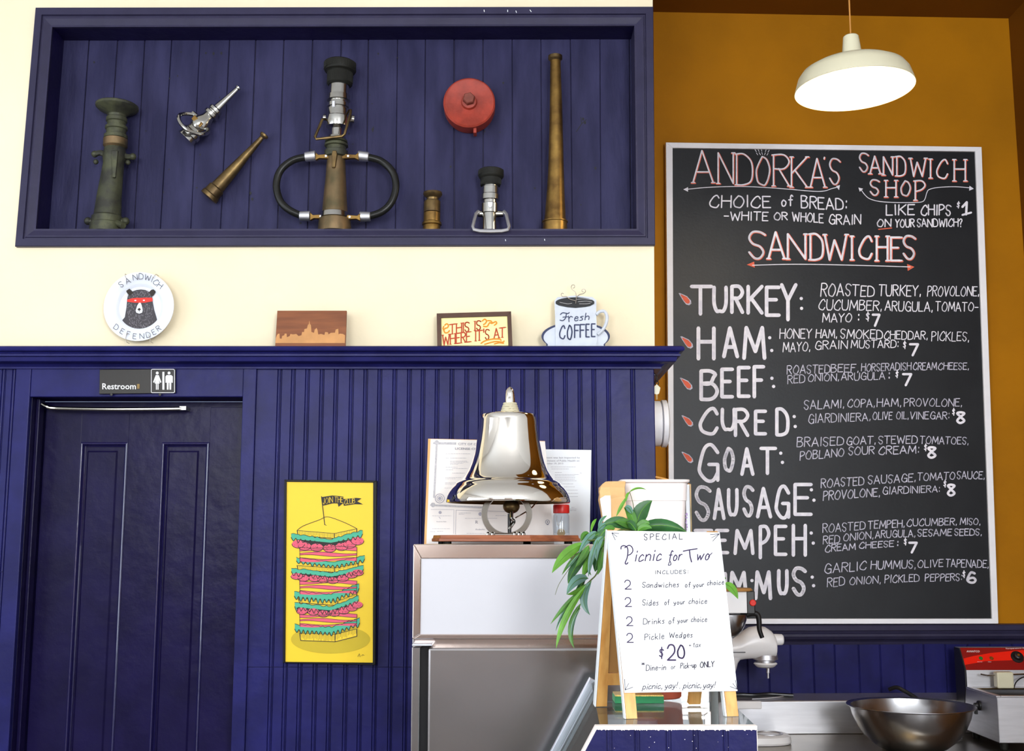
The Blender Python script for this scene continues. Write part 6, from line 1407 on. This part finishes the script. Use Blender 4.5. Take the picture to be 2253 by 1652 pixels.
def stem_(L, r=.0022): m = MB(); m.tube([p if isinstance(p, Vector) else tp(*p) for p in L], [r, r * .6], 7); obj('stem', m, 'stem', t)
hub = (520, 392)
stem_([soil_top, (640, 800, D), (540, 500, D), (520, 392, 2.95)], .005)
stem_([(520, 392, 2.95), (440, 380, 2.93), (370, 420, 2.90), (340, 470, 2.90), (300, 620, 2.88), (268, 664, 2.88)], .0028)
stem_([(340, 440, 2.90), (270, 440, 2.88), (215, 455, 2.88), (150, 560, 2.87)], .0022)
stem_([(510, 330, 2.95), (506, 240, 2.95), (484, 160, 2.94)], .0012); stem_([(484, 166, 2.94), (440, 230, 2.94), (410, 300, 2.94)], .0010)
stem_([soil_top, (820, 800, 2.97), (960, 720, 2.95), (1040, 705, 2.93)], .003)
stem_([(268, 664, 2.88), (240, 690, 2.87), (225, 700, 2.87)], .002)
stem_([(200, 520, 2.87), (140, 600, 2.87), (80, 690, 2.86), (56, 755, 2.86)], .0009)
for a in (
    ((520, 380), (614, 212), (530, 262), 92, 'leaf2', 2.94, 2.93), ((520, 388), (812, 392), (670, 318), 78, 'leaf2', 2.96, 2.93, .5), ((520, 384), (318, 362), (420, 300), 70, 'leaf2', 2.94, 2.92),
    ((520, 380), (600, 345), (570, 330), 52, 'leaf1', 2.93, 2.92), ((515, 375), (400, 335), (460, 325), 50, 'leaf1', 2.93, 2.91), ((512, 372), (452, 252), (505, 280), 52, 'leaf1', 2.93, 2.92),
    ((500, 290), (456, 250), (480, 240), 34, 'leaf3', 2.92, 2.91), ((484, 162), (580, 150), (530, 125), 12, 'leaf4', 2.94, 2.93), ((482, 165), (466, 218), (462, 180), 16, 'leaf4', 2.94, 2.93), ((470, 190), (408, 304), (430, 250), 20, 'leaf4', 2.94, 2.93),
    ((520, 385), (470, 340), (490, 330), 46, 'leaf2', 2.92, 2.91), ((530, 388), (612, 372), (570, 345), 40, 'leaf1', 2.92, 2.91),
    ((352, 300), (306, 378), (310, 320), 20, 'leaf3', 2.92, 2.90), ((294, 318), (262, 398), (268, 340), 18, 'leaf4', 2.92, 2.90), ((350, 350), (300, 392), (325, 350), 34, 'leaf3', 2.92, 2.90),
    ((300, 395), (190, 520), (250, 400), 40, 'leaf3', 2.90, 2.86), ((250, 398), (206, 448), (216, 400), 34, 'leaf1', 2.91, 2.89), ((340, 398), (280, 480), (290, 410), 50, 'leaf1', 2.91, 2.89),
    ((225, 460), (38, 628), (110, 500), 62, 'leaf4', 2.88, 2.84), ((210, 500), (95, 640), (140, 560), 22, 'leaf1', 2.88, 2.86), ((195, 520), (120, 610), (150, 570), 14, 'leaf3', 2.86, 2.85),
    ((242, 512), (130, 690), (160, 590), 58, 'leaf2', 2.88, 2.85), ((345, 470), (286, 622), (300, 540), 66, 'leaf2', 2.91, 2.88), ((300, 440), (248, 650), (258, 530), 34, 'leaf3', 2.87, 2.85), ((285, 450), (226, 640), (280, 560), 30, 'leaf1', 2.89, 2.88),
    ((335, 420), (296, 560), (280, 450), 44, 'leaf3', 2.88, 2.86), ((345, 430), (300, 500), (310, 440), 56, 'leaf4', 2.92, 2.90), ((262, 640), (200, 470), (210, 560), 26, 'leaf1', 2.90, 2.89), 
    ((246, 660), (122, 752), (170, 640), 56, 'leaf3', 2.86, 2.83), ((240, 690), (124, 752), (190, 745), 30, 'leaf4', 2.88, 2.85), ((264, 676), (256, 870), (180, 780), 46, 'leaf3', 2.86, 2.84), ((232, 640), (150, 780), (200, 720), 30, 'leaf2', 2.89, 2.87),
    ((215, 725), (30, 922), (120, 800), 28, 'leaf1', 2.87, 2.85), ((235, 700), (62, 1062), (90, 880), 38, 'leaf4', 2.85, 2.82), ((210, 745), (60, 960), (90, 840), 18, 'leaf3', 2.87, 2.85), ((206, 800), (166, 1062), (108, 950), 34, 'leaf1', 2.86, 2.84), ((200, 830), (150, 1000), (140, 930), 14, 'leaf3', 2.85, 2.84),
    ((330, 480), (300, 640), (330, 560), 40, 'leaf1', 2.90, 2.87), ((250, 470), (170, 600), (230, 520), 40, 'leaf1', 2.87, 2.85), ((290, 480), (215, 660), (230, 560), 40, 'leaf4', 2.89, 2.86),
    ((320, 400), (230, 470), (270, 410), 40, 'leaf2', 2.90, 2.88), ((350, 380), (310, 470), (310, 400), 44, 'leaf2', 2.90, 2.89), ((280, 500), (150, 640), (210, 540), 30, 'leaf2', 2.90, 2.88), ((340, 520), (310, 600), (335, 560), 30, 'leaf4', 2.92, 2.9),
    ((400, 375), (330, 400), (360, 360), 40, 'leaf1', 2.92, 2.90), ((700, 380), (560, 350), (620, 330), 40, 'leaf2', 2.97, 2.95),
    ((1030, 690), (1108, 778), (1080, 700), 46, 'leaf4', 2.93, 2.90), ((960, 690), (1040, 660), (1000, 650), 40, 'leaf1', 2.95, 2.94)):
    leaf(*a)
